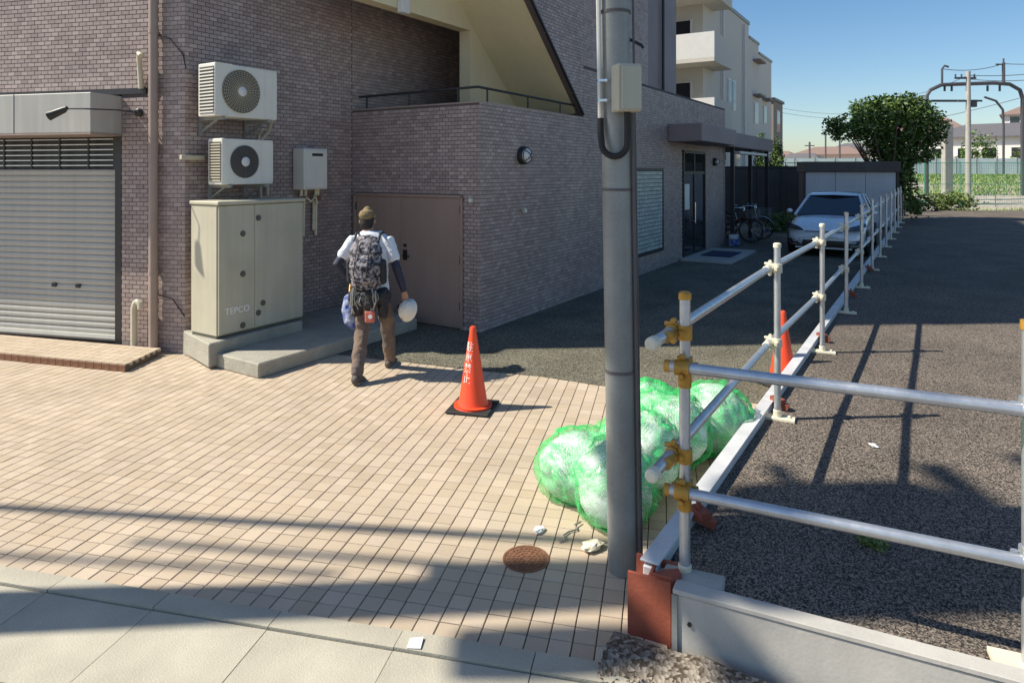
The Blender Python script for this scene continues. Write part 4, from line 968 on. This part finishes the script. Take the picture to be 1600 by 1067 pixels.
for s_ in (-1,1):
    pm.bar((s_*.81,1.18,.925),(s_*.60,2.12,1.42),.05,.045); pm.bar((s_*.85,2.35,.96),(s_*.645,2.52,1.44),.05,.03); pm.bar((s_*.83,3.35,.97),(s_*.63,3.2,1.42),.10,.03); pm.bar((s_*.72,4.07,1.02),(s_*.57,3.78,1.29),.10,.05)
part('pillar', pm, M['car'], car)
part('wiper', MB().tube([(-.6,1.17,.945),(-.1,1.24,.965)],.008,6).tube([(.0,1.17,.95),(.55,1.24,.965)],.008,6), M['car_black'], car)
for s_ in (-1,1):
    hl_ = MB().add([(s_*.44,.075,.64),(s_*.74,.20,.66),(s_*.845,.42,.74),(s_*.83,.50,.79),(s_*.70,.30,.745),(s_*.50,.11,.68),
                    (s_*.44,.03,.625),(s_*.76,.12,.64),(s_*.872,.40,.72),(s_*.86,.50,.80),(s_*.72,.24,.755),(s_*.50,.06,.69)],
                   [(6,7,8,9,10,11),(0,1,7,6),(1,2,8,7),(2,3,9,8),(3,4,10,9),(4,5,11,10),(5,0,6,11)])
    part('headlight', hl_, M['lamp'], car, loc=(s_*.018,-.07,.020))
    part('lamp_trim', MB().bar((s_*.44,-.03,.635),(s_*.84,.19,.665),.03,.03), M['car_black'], car)
    mi = part('wing_mirror', MB().ball((s_*.98,1.42,1.01),.078,12,8,.75), M['car'], car, smooth=True); mi.scale = (1,1,1)
    part('mirror_arm', MB().bar((s_*.84,1.45,.97),(s_*.95,1.43,1.0),.04,.03), M['car_black'], mi)
    part('fog_recess', MB().add([(s_*.50,-.005,.30),(s_*.74,.07,.30),(s_*.80,.12,.42),(s_*.66,.03,.40)],[(0,1,2,3)]), M['car_black'], car)
    for y in (.86,3.62):
        w_ = part('wheel', MB().lathe([(.20,-.10),(.30,-.105),(.318,-.08),(.318,.08),(.30,.105),(.20,.10)],28,axis='x',c=(s_*.79,y,.315)), M['rubber'], car, smooth=True)
        rm = MB().lathe([(.205,-.08),(.20,.085),(.03,.09),(.03,-.09)],24,axis='x',c=(s_*.80,y,.315)); part('rim', rm, M['chrome'], w_, smooth=True)
part('grille', MB().box(-.46,.46,-.035,.06,.285,.40), M['car_black'], car, bevel=.02)
part('bumper_lip', MB().box(-.62,.62,-.045,.05,.20,.235), M['white_cool'], car, bevel=.01)
part('lower_grille', MB().box(-.58,.58,-.030,.05,.236,.284), M['car_black'], car)
part('number_plate', MB().box(-.165,.165,-.055,-.04,.40,.565), M['white_cool'], car, bevel=.004)
part('badge', MB().lathe([(.065,0),(.065,.012),(.05,.012),(.05,0)],20,c=(0,-.035,.62),axis='-y',sy=.7), M['chrome'], car, smooth=True)
part('nose_strip', MB().bar((-.42,.02,.605),(.42,.02,.605),.02,.02), M['car_black'], car)

# ============================================================ BICYCLES
def bicycle(label, loc, rz, col, lean=0):
    t = thing('bicycle', label, 'bicycle', loc, rz, 'bicycles parked under the canopy'); t.rotation_euler = (lean,0,rz)
    for x in (0,1.05):
        w_ = part('wheel', MB().tube([(x+.33*math.cos(a_),0,.34+.33*math.sin(a_)) for a_ in [2*math.pi*k/24 for k in range(25)]],.014,6,False), M['rubber'], t, smooth=True)
        sp2 = MB(); 
        for k in range(12): a_ = 2*math.pi*k/12; sp2.tube([(x,0,.34),(x+.32*math.cos(a_),0,.34+.32*math.sin(a_))],.0022,4)
        part('spokes', sp2, M['chrome'], w_)
        part('mudguard', MB().tube([(x+.36*math.cos(a_),0,.34+.36*math.sin(a_)) for a_ in [R(20+10*k) for k in range(13)]],.013,6), col, t, smooth=True)
    f = MB().tube([(0,0,.34),(.40,0,.32),(.30,0,.78)],.013,8).tube([(.40,0,.32),(.86,0,.74)],.018,8).tube([(.0,0,.34),(.32,0,.70)],.010,8).tube([(1.05,0,.34),(.92,0,.62),(.86,0,.90)],.014,8).tube([(.36,0,.50),(.88,0,.68)],.015,8)
    part('frame', f, col, t, smooth=True)
    part('saddle', MB().ball((.27,0,.85),.10,12,6,.45), M['rubber'], t, smooth=True)
    hb = MB().tube([(.86,0,.90),(.84,0,1.0)],.012,8).tube([(.66,-.27,1.04),(.80,-.22,1.04),(.86,0,1.0),(.80,.22,1.04),(.66,.27,1.04)],.011,8); part('handlebar', hb, M['chrome'], t, smooth=True)
    bk = MB()
    for z in (.74,.80,.86,.92): bk.tube([(.98,-.16,z),(1.28,-.16,z),(1.28,.16,z),(.98,.16,z),(.98,-.16,z)],.004,4,False)
    for x,y in ((.98,-.16),(1.13,-.16),(1.28,-.16),(1.28,0),(1.28,.16),(1.13,.16),(.98,.16)): bk.tube([(x,y,.72),(x,y,.93)],.004,4)
    part('basket', bk, M['galv_pole'], t)
    part('kickstand', MB().tube([(.02,-.02,.33),(-.10,-.10,.01),(-.10,.10,.01),(.02,.02,.33)],.008,6), M['chrome'], t)
bicycle('nearest of the dark bicycles parked under the canopy past the entrance, black frame', BL(12.75,.50,.005), R(-30), M['black'], R(5))
bicycle('middle bicycle under the canopy with a red frame', BL(13.3,.60,.005), R(-38), M['red'], R(-4))
bicycle('silver framed bicycle under the canopy beside the red one', BL(13.9,.45,.005), R(-27), M['galv'], R(4))
bicycle('farthest bicycle under the canopy near the dark wall', BL(14.6,.55,.005), R(-35), M['black'], R(-3))
t = thing('toolbox', 'small blue and white box on the ground at the wall end near the bicycles', 'box', BL(11.9,-.3,.005), AB)
part('box_body', MB().box(-.15,.15,-.12,.12,0,.18), M['blue'], t, bevel=.01); part('box_lid', MB().box(-.14,.10,-.10,.12,.181,.30), M['white_cool'], t, bevel=.02)
tag(part('door_mat', MB().box(-.55,.55,-.35,.35,0,.012), M['mat_blue'], loc=BL(9.3,-.62,.064), rot=(0,0,AB)), 'dark blue door mat on the pale step outside the entrance door', 'door mat')
# ============================================================ FAR END OF THE ALLEY
t = thing('boundary_wall', 'dark weathered boundary wall closing the far end of the alley', 'wall', (8.6,27.6,0), R(-4))
part('wall_body', MB().box(-1.5,7.4,0,.18,0,2.18), M['dark_wall'], t)
for k in range(9): part('wall_panel', MB().box(-1.45+k*.98,-.51+k*.98,-.03,-.001,.05,2.15), M['dark_wall'], t, bevel=.004)
part('coping', MB().box(-1.55,7.45,-.05,.23,2.181,2.26), M['black'], t)
t = thing('storage_shed', 'pale three panel storage shed with a dark flat roof behind the parked car', 'shed', (10.55,24.1,0), R(-6))
for k in range(3): part('wall_panel', MB().box(.06+k*1.03,1.075+k*1.03,-.02,.02,.05,2.02), M['shed'], t, bevel=.004)
part('frame', MB().box(-.02,3.24,.021,.5,0,2.02), M['dark_wall'], t)
part('frame_post', MB().box(-.03,.055,-.03,.02,0,2.02).box(3.155,3.25,-.03,.02,0,2.02), M['black'], t)
part('roof', MB().box(-.04,3.27,-.12,.7,2.025,2.40), M['dark_wall'], t, bevel=.01)

def leaves(name, parent, blobs, n, size, mt, seed=0, hang=.3):
    """many small leaf faces spread through a set of ellipsoids, thinned by noise"""
    rnd = random.Random(seed); v, f = [], []; tot = sum(b[1]*b[2]*b[3] for b in blobs)
    for c, rx, ry, rz in blobs:
        k = int(n*rx*ry*rz/tot); i = 0
        while i < k:
            d = Vector((rnd.gauss(0,1), rnd.gauss(0,1), rnd.gauss(0,1))).normalized(); r_ = rnd.random()**.42
            r_ *= 1+.28*noise.noise(d*2.3+Vector((c[0],c[1],seed)))
            p = Vector((c[0]+d.x*rx*r_, c[1]+d.y*ry*r_, c[2]+d.z*rz*r_))
            if noise.noise(p*(1.1/max(size*4,.25))) < -.16: i += .4; continue
            a_ = Vector((rnd.gauss(0,1),rnd.gauss(0,1),rnd.gauss(0,.6))).normalized(); b_ = a_.cross(Vector((rnd.gauss(0,1),rnd.gauss(0,1),rnd.gauss(0,1)))).normalized()
            s_ = size*rnd.uniform(.6,1.3); n0 = len(v)
            v += [p-a_*s_, p-b_*s_*.5, p+a_*s_, p+b_*s_*.5]; f.append((n0,n0+1,n0+2,n0+3)); i += 1
    me = bpy.data.meshes.new(name); me.from_pydata([tuple(x) for x in v], [], f); me.materials.append(mt); return link(name, me, parent)
# the flat-topped tree
t = thing('tree', 'broad dark green tree with wide crown beside the shed at the fence end', 'tree', (14.4,25.4,.2))
tk = MB(); tk.tube([(0.0,0,-.2),(.05,0,.9),(-.05,.05,1.8),(0,0,2.6)],[.17,.14,.12,.10],12)
part('trunk', tk, M['bark'], t, smooth=True)
lb = MB(); random.seed(11)
for k in range(11):
    a_ = 2*math.pi*k/11; e_ = Vector((math.cos(a_)*1.5-.2, math.sin(a_)*1.2, 3.3+random.uniform(0,.6)))
    lb.tube([(0,0,1.5+.09*k),e_*.45+Vector((0,0,.4)),e_],[.06,.045,.015],6)
part('limb', lb, M['bark'], t, smooth=True)
leaves('crown', t, [((-.1,0,3.75),1.5,1.3,.95),((-1.45,.1,3.55),.85,.9,.55),((-2.0,0,3.35),.45,.6,.38),((1.25,0,3.55),.85,1.0,.75),((.35,0,4.25),1.15,1.0,.6),((-.7,.2,4.3),.7,.8,.45),((.15,0,2.9),1.15,1.0,.7),((.2,0,2.1),.75,.7,.6),((.35,-.1,1.5),.45,.4,.5),((.75,0,2.5),.7,.6,.5),((1.75,0,3.2),.4,.5,.5),((1.15,0,4.2),.6,.7,.4),((-2.25,0,3.65),.3,.5,.3),((.15,0,1.75),.7,.7,.8),((.1,0,2.4),.9,.8,.7),((1.3,0,2.7),.55,.6,.6),((1.9,0,3.75),.3,.5,.3)], 22000, .075, M['leaf'], 3)
t = thing('ivy', 'light green climber hanging on the trunk of the broad dark tree', 'climbing plant', (14.9,25.0,.2))
leaves('foliage', t, [((0,0,1.1),.35,.3,.9),((.25,0,.5),.35,.3,.5)], 900, .07, M['leaf_pale'], 8)
for k,(x,y,hh) in enumerate(((11.75,29.6,3.7),(11.2,29.9,3.9))):
    t = thing('conifer', ['clipped dark conifer beside the end of the pale apartment block','second dark conifer tucked behind the canopy end'][k], 'shrub', (x,y,0))
    part('trunk', MB().tube([(0,0,0),(0,0,2.2)],.07,8), M['bark'], t)
    leaves('foliage', t, [((0,0,1.7),.42,.42,1.5),((0,0,hh-.9),.26,.26,.85)], 6000, .05, M['leaf'], 20+k)
t = thing('bush', 'low dark bush on the ground left of the parked car', 'bush', (9.2,22.6,0))
leaves('foliage', t, [((0,0,.3),.9,.5,.38),((.9,.2,.25),.6,.4,.3)], 2600, .05, M['leaf'], 44)
# weeds and bushes on the far edge of the lot
for k,(x,y,rx,ry,rz) in enumerate(((20.6,31.6,1.5,.7,.55),(18.2,31.2,1.1,.6,.35),(16.6,30.8,.8,.5,.4))):
    t = thing('bush', ['bright green leafy bush at the far edge of the parking lot','low bush left of the bright green one at the lot edge','small bush near the end of the fence under the tree'][k], 'bush', (x,y,.15))
    leaves('foliage', t, [((0,0,rz*.8),rx,ry,rz)], 1800, .08, M['leaf_pale'] if k == 0 else M['leaf'], 30+k)
def grass(name, x0, x1, y0, y1, z, n, h_, seed, label, test=None, w_=.02):
    rnd = random.Random(seed); v, f = [], []
    for i in range(n):
        x, y = rnd.uniform(x0,x1), rnd.uniform(y0,y1)
        if test and not test(x,y): continue
        z0 = z(x,y) if callable(z) else z
        hh = h_*rnd.uniform(.4,1.2); a_ = rnd.random()*6.28; dx_, dy_ = math.cos(a_)*w_, math.sin(a_)*w_; lx, ly = rnd.gauss(0,.25)*hh, rnd.gauss(0,.25)*hh; n0 = len(v)
        v += [(x-dx_,y-dy_,z0),(x+dx_,y+dy_,z0),(x+lx,y+ly,z0+hh)]; f.append((n0,n0+1,n0+2))
    me = bpy.data.meshes.new(name); me.from_pydata(v, [], f); me.materials.append(M['grass'])
    tag(link(name, me), label, 'grass', kind='stuff')
eb = MB(); cols = 40
for i in range(cols+1):
    for j,(yy,zz) in enumerate(((41.5,-.05),(46,.35),(52,1.0),(60,1.62),(66,1.72),(140,1.72),(150,-.05))):
        x = 14+i*4.5; eb.v.append((x, yy, zz+(.12*noise.noise(Vector((x*.2,yy*.3,0))) if 0 < j < 4 else 0)))
eb.f = [(i*7+j,(i+1)*7+j,(i+1)*7+j+1,i*7+j+1) for i in range(cols) for j in range(6)]
struct('embankment', eb, M['yard'], smooth=True)
grass('grass', 14, 60, 31.0, 34.0, -.03, 9000, .30, 1, 'weedy green grass along the far edge of the parking lot', lambda x,y: noise.noise(Vector((x*.6,y*.9,0))) > -.05, .03)
grass('trackside_grass', 17, 80, 42, 64, lambda x, y: max(0,min(1.66,(y-42)*.095))-.03, 45000, .22, 2, 'green grass and weeds along the railway behind the mesh fence', lambda x,y: noise.noise(Vector((x*.15,y*.15,3))) > -.18, .07)
t = thing('weed', 'small green weed growing in the shaded front of the parking lot', 'weed', (*at(1352,850,LOT)[:2],LOT))
leaves('foliage', t, [((0,0,.02),.07,.06,.035),((.05,-.05,.02),.05,.05,.03)], 160, .014, M['leaf_pale'], 50)

# ============================================================ FAR BUILDINGS
E0 = Vector((17.5,45.0)); eu = -U                       # u counts back towards the camera along the pale block
t = thing('apartment_block', 'pale cream apartment block with stepped roofline and corner balconies behind the near building', 'building', (17.5,45.0,0), AB)
# local x along +U (negative = towards camera), y into block
part('wall', MB().box(-14.0,-6.7,0,9,-.1,10.65), M['pale'], t)
part('wall', MB().box(-16.1,-14.001,0,9,-.1,13.4), M['pale'], t)
part('wall', MB().box(-6.69,-4.0,0,9,-.1,9.9), M['pale'], t)
part('wall', MB().box(-3.99,0,0,9,-.1,9.35), M['pale'], t)
pr_ = MB().box(-13.99,-6.66,-.06,9,10.651,10.85).box(-6.64,-3.96,-.06,9,9.901,10.05).box(-3.94,.06,-.06,9,9.351,9.5)
part('parapet_coping', pr_, M['galv_pole'], t)
part('roof_room', MB().box(-6.2,-4.6,1,4,10.06,11.0), M['pale'], t)
fr = MB()
for x0,x1,z0,z1 in ((-11.6,-11.0,5.4,6.9),(-10.6,-10.0,5.4,6.9),(-5.3,-4.3,5.0,6.2),(-9.9,-9.1,2.3,3.6),(-2.6,-1.8,5.2,6.2),(-12.6,-12.1,2.4,3.6),(-5.2,-4.4,2.4,3.4),(-2.4,-1.6,2.4,3.4)):
    w_ = part('window', MB().box(x0-.06,x1+.06,-.05,-.001,z0-.06,z1+.06), M['white_cool'], t); part('pane', MB().box(x0,x1,-.06,-.051,z0,z1), M['glass'], w_)
for x0,x1,z in ((-5.6,-4.0,8.7),(-2.9,-1.4,6.6),(-5.6,-4.1,6.6)): part('window_hood', MB().box(x0,x1,-.45,-.002,z,z+.12), M['pale_brown'], t)
dpp = MB()
for x in (-8.2,-12.9): dpp.tube([(x,-.12,0),(x,-.12,10.4)],.07,8)
part('downpipe', dpp, M['white_cool'], t)
for z in (4.2,7.15,10.1):
    b_ = part('balcony', MB().box(-17.5,-16.101,-.9,5.0,z-.18,z), M['pale'], t)
    part('balcony_front', MB().box(-17.5,-17.38,-.9,5.0,z+.001,z+1.15), M['white_cool'], b_); part('balcony_side', MB().box(-17.379,-14.3,-.9,-.78,z+.001,z+1.15), M['pale'], b_)
    part('balcony_floor', MB().box(-16.10,-14.3,-.9,-.002,z-.18,z), M['pale'], b_)
    for k in range(3):
        w_ = part('window', MB().box(-16.15,-16.102,.5+k*1.6,1.9+k*1.6,z+.1,z+2.1), M['white_cool'], t); part('pane', MB().box(-16.17,-16.151,.6+k*1.6,1.8+k*1.6,z+.15,z+2.05), M['glass'], w_)
t = thing('house', 'narrow brown grey house standing just beyond the pale apartment block', 'house', (20.9,51.5,0), AB)
part('wall', MB().box(-3.6,0,0,2.4,-.1,7.2), M['pale_brown'], t); part('roof', MB().box(-3.75,.1,-.12,2.45,7.201,7.4), M['black'], t)
for z in (5.0,2.2): 
    w_ = part('window', MB().box(-2.6,-1.3,-.04,-.001,z,z+1.6), M['pale'], t); part('pane', MB().box(-2.5,-1.4,-.06,-.041,z+.1,z+1.5), M['glass'], w_)
def house(x, y, w_, d_, h_, rh, wall, roof, label, rz=0, hip=True):
    t = thing('house', label, 'house', (x,y,0), rz)
    part('wall', MB().box(-w_/2,w_/2,0,d_,-.1,h_), wall, t)
    r_ = MB(); o_ = .6; k = w_*.25 if hip else 0
    r_.add([(-w_/2-o_,-o_,h_+.002),(w_/2+o_,-o_,h_+.002),(w_/2+o_,d_+o_,h_+.002),(-w_/2-o_,d_+o_,h_+.002),(-w_/2+k,d_/2,h_+rh),(w_/2-k,d_/2,h_+rh),(-w_/2-o_,-o_,h_-.15),(w_/2+o_,-o_,h_-.15),(w_/2+o_,d_+o_,h_-.15),(-w_/2-o_,d_+o_,h_-.15)],
           [(0,1,5,4),(1,2,5),(2,3,4,5),(3,0,4),(6,7,1,0),(7,8,2,1),(8,9,3,2),(9,6,0,3)])
    part('roof', r_, roof, t)
    n_ = max(1,int(w_/2.6))
    for fl_ in range(int(h_/2.7)):
        for i in range(n_):
            x0 = -w_/2+(i+.5)*w_/n_-.6; z0 = .9+fl_*2.8
            if z0+1.2 < h_: f_ = part('window', MB().box(x0-.08,x0+1.28,-.05,-.001,z0-.08,z0+1.28), M['white_cool'], t); part('pane', MB().box(x0,x0+1.2,-.07,-.051,z0,z0+1.2), M['glass'], f_)
M['white_wall'] = mat('white_house_wall', (.70,.67,.62), .8, var=.05, vscale=.3); M['pink_wall'] = mat('pinkish_wall', (.60,.46,.38), .8, var=.05, vscale=.3)
M['grey_roof'] = mat('grey_roof', (.12,.115,.12), .8, var=.1); M['brown_roof'] = mat('brown_roof', (.22,.15,.125), .8, var=.1)
house(59, 80, 16, 9, 6.3, 1.8, M['white_wall'], M['grey_roof'], 'white two storey house with a low grey hipped roof behind the railway', R(-38))
house(83, 99, 16, 10, 10.9, 2.4, M['white_wall'], M['brown_roof'], 'larger white house with a reddish brown roof behind the grey roofed one', R(-38))
house(57, 92, 9, 9, 7.6, 2.0, M['white_wall'], M['brown_roof'], 'pale house partly hidden behind the broad tree', R(-38))
house(70, 82, 12, 9, 5.8, 2.0, M['white_wall'], M['grey_roof'], 'low white house right of the grey roofed one at the frame edge', R(-38))
for k,(x,y,w_,h_) in enumerate(((78,165,16,6.3),(88,172,12,7.5),(70,180,12,5.6),(64,150,10,4.2))):
    house(x, y, w_, 9, h_, 2.0, (M['pink_wall'],M['white_wall'])[k%2], (M['brown_roof'],M['grey_roof'])[k%2], ['pinkish house far away between the pale block and the tree','pale distant house with a grey roof just left of the tree','small distant pinkish house beyond the pale block','low distant white house above the boundary wall'][k], R(-38))
# trees beyond the railway
for k,(x,y,rx,rz) in enumerate(((50.3,72,1.9,3.3),(53.3,70,1.7,2.0),(56.5,71,2.2,3.2),(47.2,73,1.5,2.2),(62,72,3,3.2),(43.5,74,2.2,2.2))):
    t = thing('tree', ['round dark green tree in front of the white house','low yellowish green tree right of the round dark one','dark green tree at the right frame edge before the houses','small reddish brown tree left of the round dark green one','big green tree at the far right beyond the railway','low tree seen behind the concrete post near the broad tree'][k], 'tree', (x,y,-.03), 0, 'trees beyond the railway')
    part('trunk', MB().tube([(0,0,0),(0,0,rz*.8)],.15,8), M['bark'], t)
    leaves('crown', t, [((0,0,rz*1.15),rx,rx*.7,rz*.85),((rx*.4,0,rz*.9),rx*.6,rx*.6,rz*.7),((-rx*.5,0,rz*.8),rx*.6,rx*.6,rz*.65)], 2600, .16, M['leaf_pale'] if k in (1,2,4) else M['leaf'], 60+k)

# ============================================================ RAILWAY
M['teal'] = mat('teal_panel', (.72,.84,.79), .7, var=.1, vscale=.6, streak=.03)
M['mesh_green'] = mat('green_wire', (.05,.28,.16), .6)
t = thing('noise_barrier', 'long pale teal panel fence on the far side of the railway', 'fence', (24,66,1.68), R(0))
pn = MB().box(0,1.92,-.03,.03,0,1.6).mesh('fence_panel', M['teal'])
for k in range(34): link('fence_panel', pn, t, (k*2.0,0,.05))
pp_ = MB().box(-.05,.05,-.06,.06,0,1.75).mesh('fence_post', M['galv_pole'])
for k in range(35): link('fence_post', pp_, t, (k*2.0-.04,0,.0))
t = thing('mesh_fence', 'green wire mesh fence with thin posts on the near side of the railway', 'fence', (16.2,39.5,0), R(-3))
po = MB().tube([(0,0,0),(0,0,2.6)],.03,6).mesh('fence_post', M['mesh_green'])
for k in range(22): link('fence_post', po, t, (k*2.0,0,0))
wr = MB()
for k in range(27): wr.tube([(0,0,.1+k*.095),(42,0,.1+k*.095)],.006,3,False)
for k in range(420): wr.add([(k*.1-.006,0,.05),(k*.1+.006,0,.05),(k*.1+.006,0,2.55),(k*.1-.006,0,2.55)],[(0,1,2,3)])
for z in (.1,1.3,2.55): wr.tube([(0,0,z),(42,0,z)],.014,4,False)
part('wire_mesh', wr, M['mesh_green'], t, kind='stuff')
M['steel_dark'] = mat('gantry_steel', (.09,.09,.10), .6, metal=.3)
t = thing('catenary_gantry', 'dark arched railway gantry spanning the tracks at the upper right', 'railway gantry', (0,0,0))
Yg = 46
def GP(px, py, Y=Yg): return Vector(((px-800)/F_PX*Y, Y, H_CAM+(HORIZON-py)/F_PX*Y))
A_, B_ = (GP(1448,150), GP(1598,150)); zt = GP(1500,132).z; x0, x1 = A_.x, B_.x
part('frame', MB().tube([(x0,Yg,0),(x0,Yg,A_.z),(x0+.25,Yg,zt-.4),(x0+1.0,Yg,zt-.05),(x0+2,Yg,zt),(x1-2,Yg,zt+.08),(x1-.9,Yg,zt),(x1-.2,Yg,zt-.4),(x1,Yg,A_.z-.2),(x1,Yg,0)],.13,8), M['steel_dark'], t, smooth=True)
part('lower_arm', MB().tube([GP(1455,158),GP(1528,158)],.08,8), M['steel_dark'], t)
part('mast', MB().tube([GP(1472,132),GP(1472,108),GP(1476,103),GP(1482,105)],.07,6), M['steel_dark'], t, smooth=True)
part('mast', MB().tube([GP(1568,130),GP(1568,98)],.10,6).tube([GP(1556,101),GP(1568,101),GP(1568,92)],.06,6), M['steel_dark'], t, smooth=True)
for px in (1476,1487,1543,1562): part('insulator', MB().tube([GP(px,134),GP(px,143)],.07,6), M['steel_dark'], t)
t = thing('catenary_gantry', 'second thinner curved gantry leg in front of the grey roofed house', 'railway gantry', (0,0,0))
Y2 = 60
part('frame', MB().tube([GP(1538,152,Y2),GP(1556,158,Y2),GP(1567,172,Y2),GP(1568,200,Y2),Vector((GP(1568,200,Y2).x,Y2,0))],.10,8), M['steel_dark'], t, smooth=True)
t = thing('concrete_pole', 'tall pale concrete pole with crossarms standing by the railway', 'pole', (GP(1513,115,44).x,44,0))
zt2 = GP(1513,112,44).z
part('shaft', MB().tube([(0,0,0),(0,0,zt2)],[.19,.13],14), M['concrete'], t, smooth=True)
cr = MB().box(-.9,.5,-.05,.05,zt2-.5,zt2-.38).box(-.7,.9,-.05,.05,zt2-2.0,zt2-1.88); cr.box(.15,.5,-.12,.12,zt2-2.35,zt2-2.02)
part('crossarm', cr, M['steel_dark'], t)
ins = MB()
for x in (-.85,-.45,.4): ins.tube([(x,0,zt2-.38),(x,0,zt2-.18)],.05,8)
part('insulator', ins, M['steel_dark'], t)
t = thing('concrete_post', 'thick short pale concrete post left of the tall railway pole', 'post', (GP(1480,250,42).x,42,0))
part('shaft', MB().box(-.26,.26,-.2,.2,0,GP(1480,194,42).z), M['concrete'], t, bevel=.02)
wi = MB()
for a_, b_, sag in ((GP(1360,200,70),GP(1700,122,44),.5),(GP(1420,150,80),GP(1513,118,44),.2),(GP(1513,118,44),GP(1700,100,44),.3),(GP(1513,124,44),GP(1700,112,40),.3),(GP(1472,108),GP(1568,100),.25),(GP(1568,100),GP(1700,90),.2),(GP(1200,172,90),GP(1330,185,110),.4),(GP(1200,165,90),GP(1330,178,110),.4)):
    wi.tube([a_.lerp(b_,k/10)-Vector((0,0,sag*4*(k/10)*(1-k/10))) for k in range(11)],.022,4,False)
tag(part('overhead_wires', wi, M['steel_dark']), 'thin overhead railway wires against the sky on the right', 'wires')
for k,(px,py,Y) in enumerate(((1265,222,110),(1290,205,130),(1312,210,120))):
    t = thing('utility_pole', ['leftmost of three tiny distant poles beyond the boundary wall','middle of three tiny distant poles beyond the boundary wall','rightmost of three tiny distant poles beside the tree crown'][k], 'pole', (GP(px,py,Y).x,Y,0), 0, 'distant poles')
    zz = GP(px,py,Y).z; part('shaft', MB().tube([(0,0,0),(0,0,zz)],.16,8), M['steel_dark'], t); part('crossarm', MB().box(-.8,.8,-.05,.05,zz-.7,zz-.55), M['steel_dark'], t)

# ============================================================ OFF-FRAME STREET POLE AND CABLES (they cast the shadows on the paving)
t = thing('street_pole', 'concrete street pole with transformer standing on the kerb to the left of the view', 'pole', (-5.3,2.94,0))
part('shaft', MB().tube([(0,0,0),(0,0,10)],[.17,.13],16), M['concrete'], t, smooth=True)
part('transformer', MB().tube([(.0,-.34,7.0),(.0,-.34,8.3)],.27,16), M['galv_pole'], t, smooth=True)
part('transformer', MB().tube([(.0,.36,7.3),(.0,.36,8.2)],.24,16), M['galv_pole'], t, smooth=True)
part('crossarm', MB().box(-.06,.06,-.75,.75,6.55,6.72).box(-.06,.06,-.8,.8,8.5,8.62).box(-.05,.05,-.9,.9,9.2,9.3), M['steel_dark'], t)
part('band_shadow_box', MB().box(-.2,.2,-.08,.27,5.3,6.1), M['galv_pole'], t, bevel=.03)  # unseen box added to widen the pole shadow on the paving
part('gutter_shadow_box', MB().box(-.2,.2,-.56,-.24,5.5,6.15), M['galv_pole'], t, bevel=.03)  # unseen box added and placed for its shadow near the gutter
part('bracket', MB().box(-.04,.04,.12,.85,7.5,7.58), M['steel_dark'], t)
def cable(label, g0, g1, h0, h1, r_):
    """cable whose shadow runs from ground point g0 to g1"""
    k = 1/math.tan(R(SUN_EL)); dx_, dy_ = math.cos(R(SUN_AZ))*k, math.sin(R(SUN_AZ))*k
    a_ = Vector((g0[0]-dx_*h0, g0[1]-dy_*h0, h0)); b_ = Vector((g1[0]-dx_*h1, g1[1]-dy_*h1, h1))
    tag(part('overhead_cable', MB().tube([a_.lerp(b_,i/12)-Vector((0,0,.05*4*(i/12)*(1-i/12))) for i in range(13)], r_, 8), M['rubber'], smooth=True), label, 'cable', 'overhead street cables')
cable('thick cable bundle above the left of the view, farthest from the kerb', (-8,4.6), (1.6,3.58), 5.4, 5.4, .040)
cable('cable above the left of the view, nearest the kerb', (-8,4.05), (-.9,3.40), 6.2, 6.2, .028)
cable('thin middle cable above the left of the view', (-2.1,3.70), (.1,3.44), 6.2, 6.2, .030)
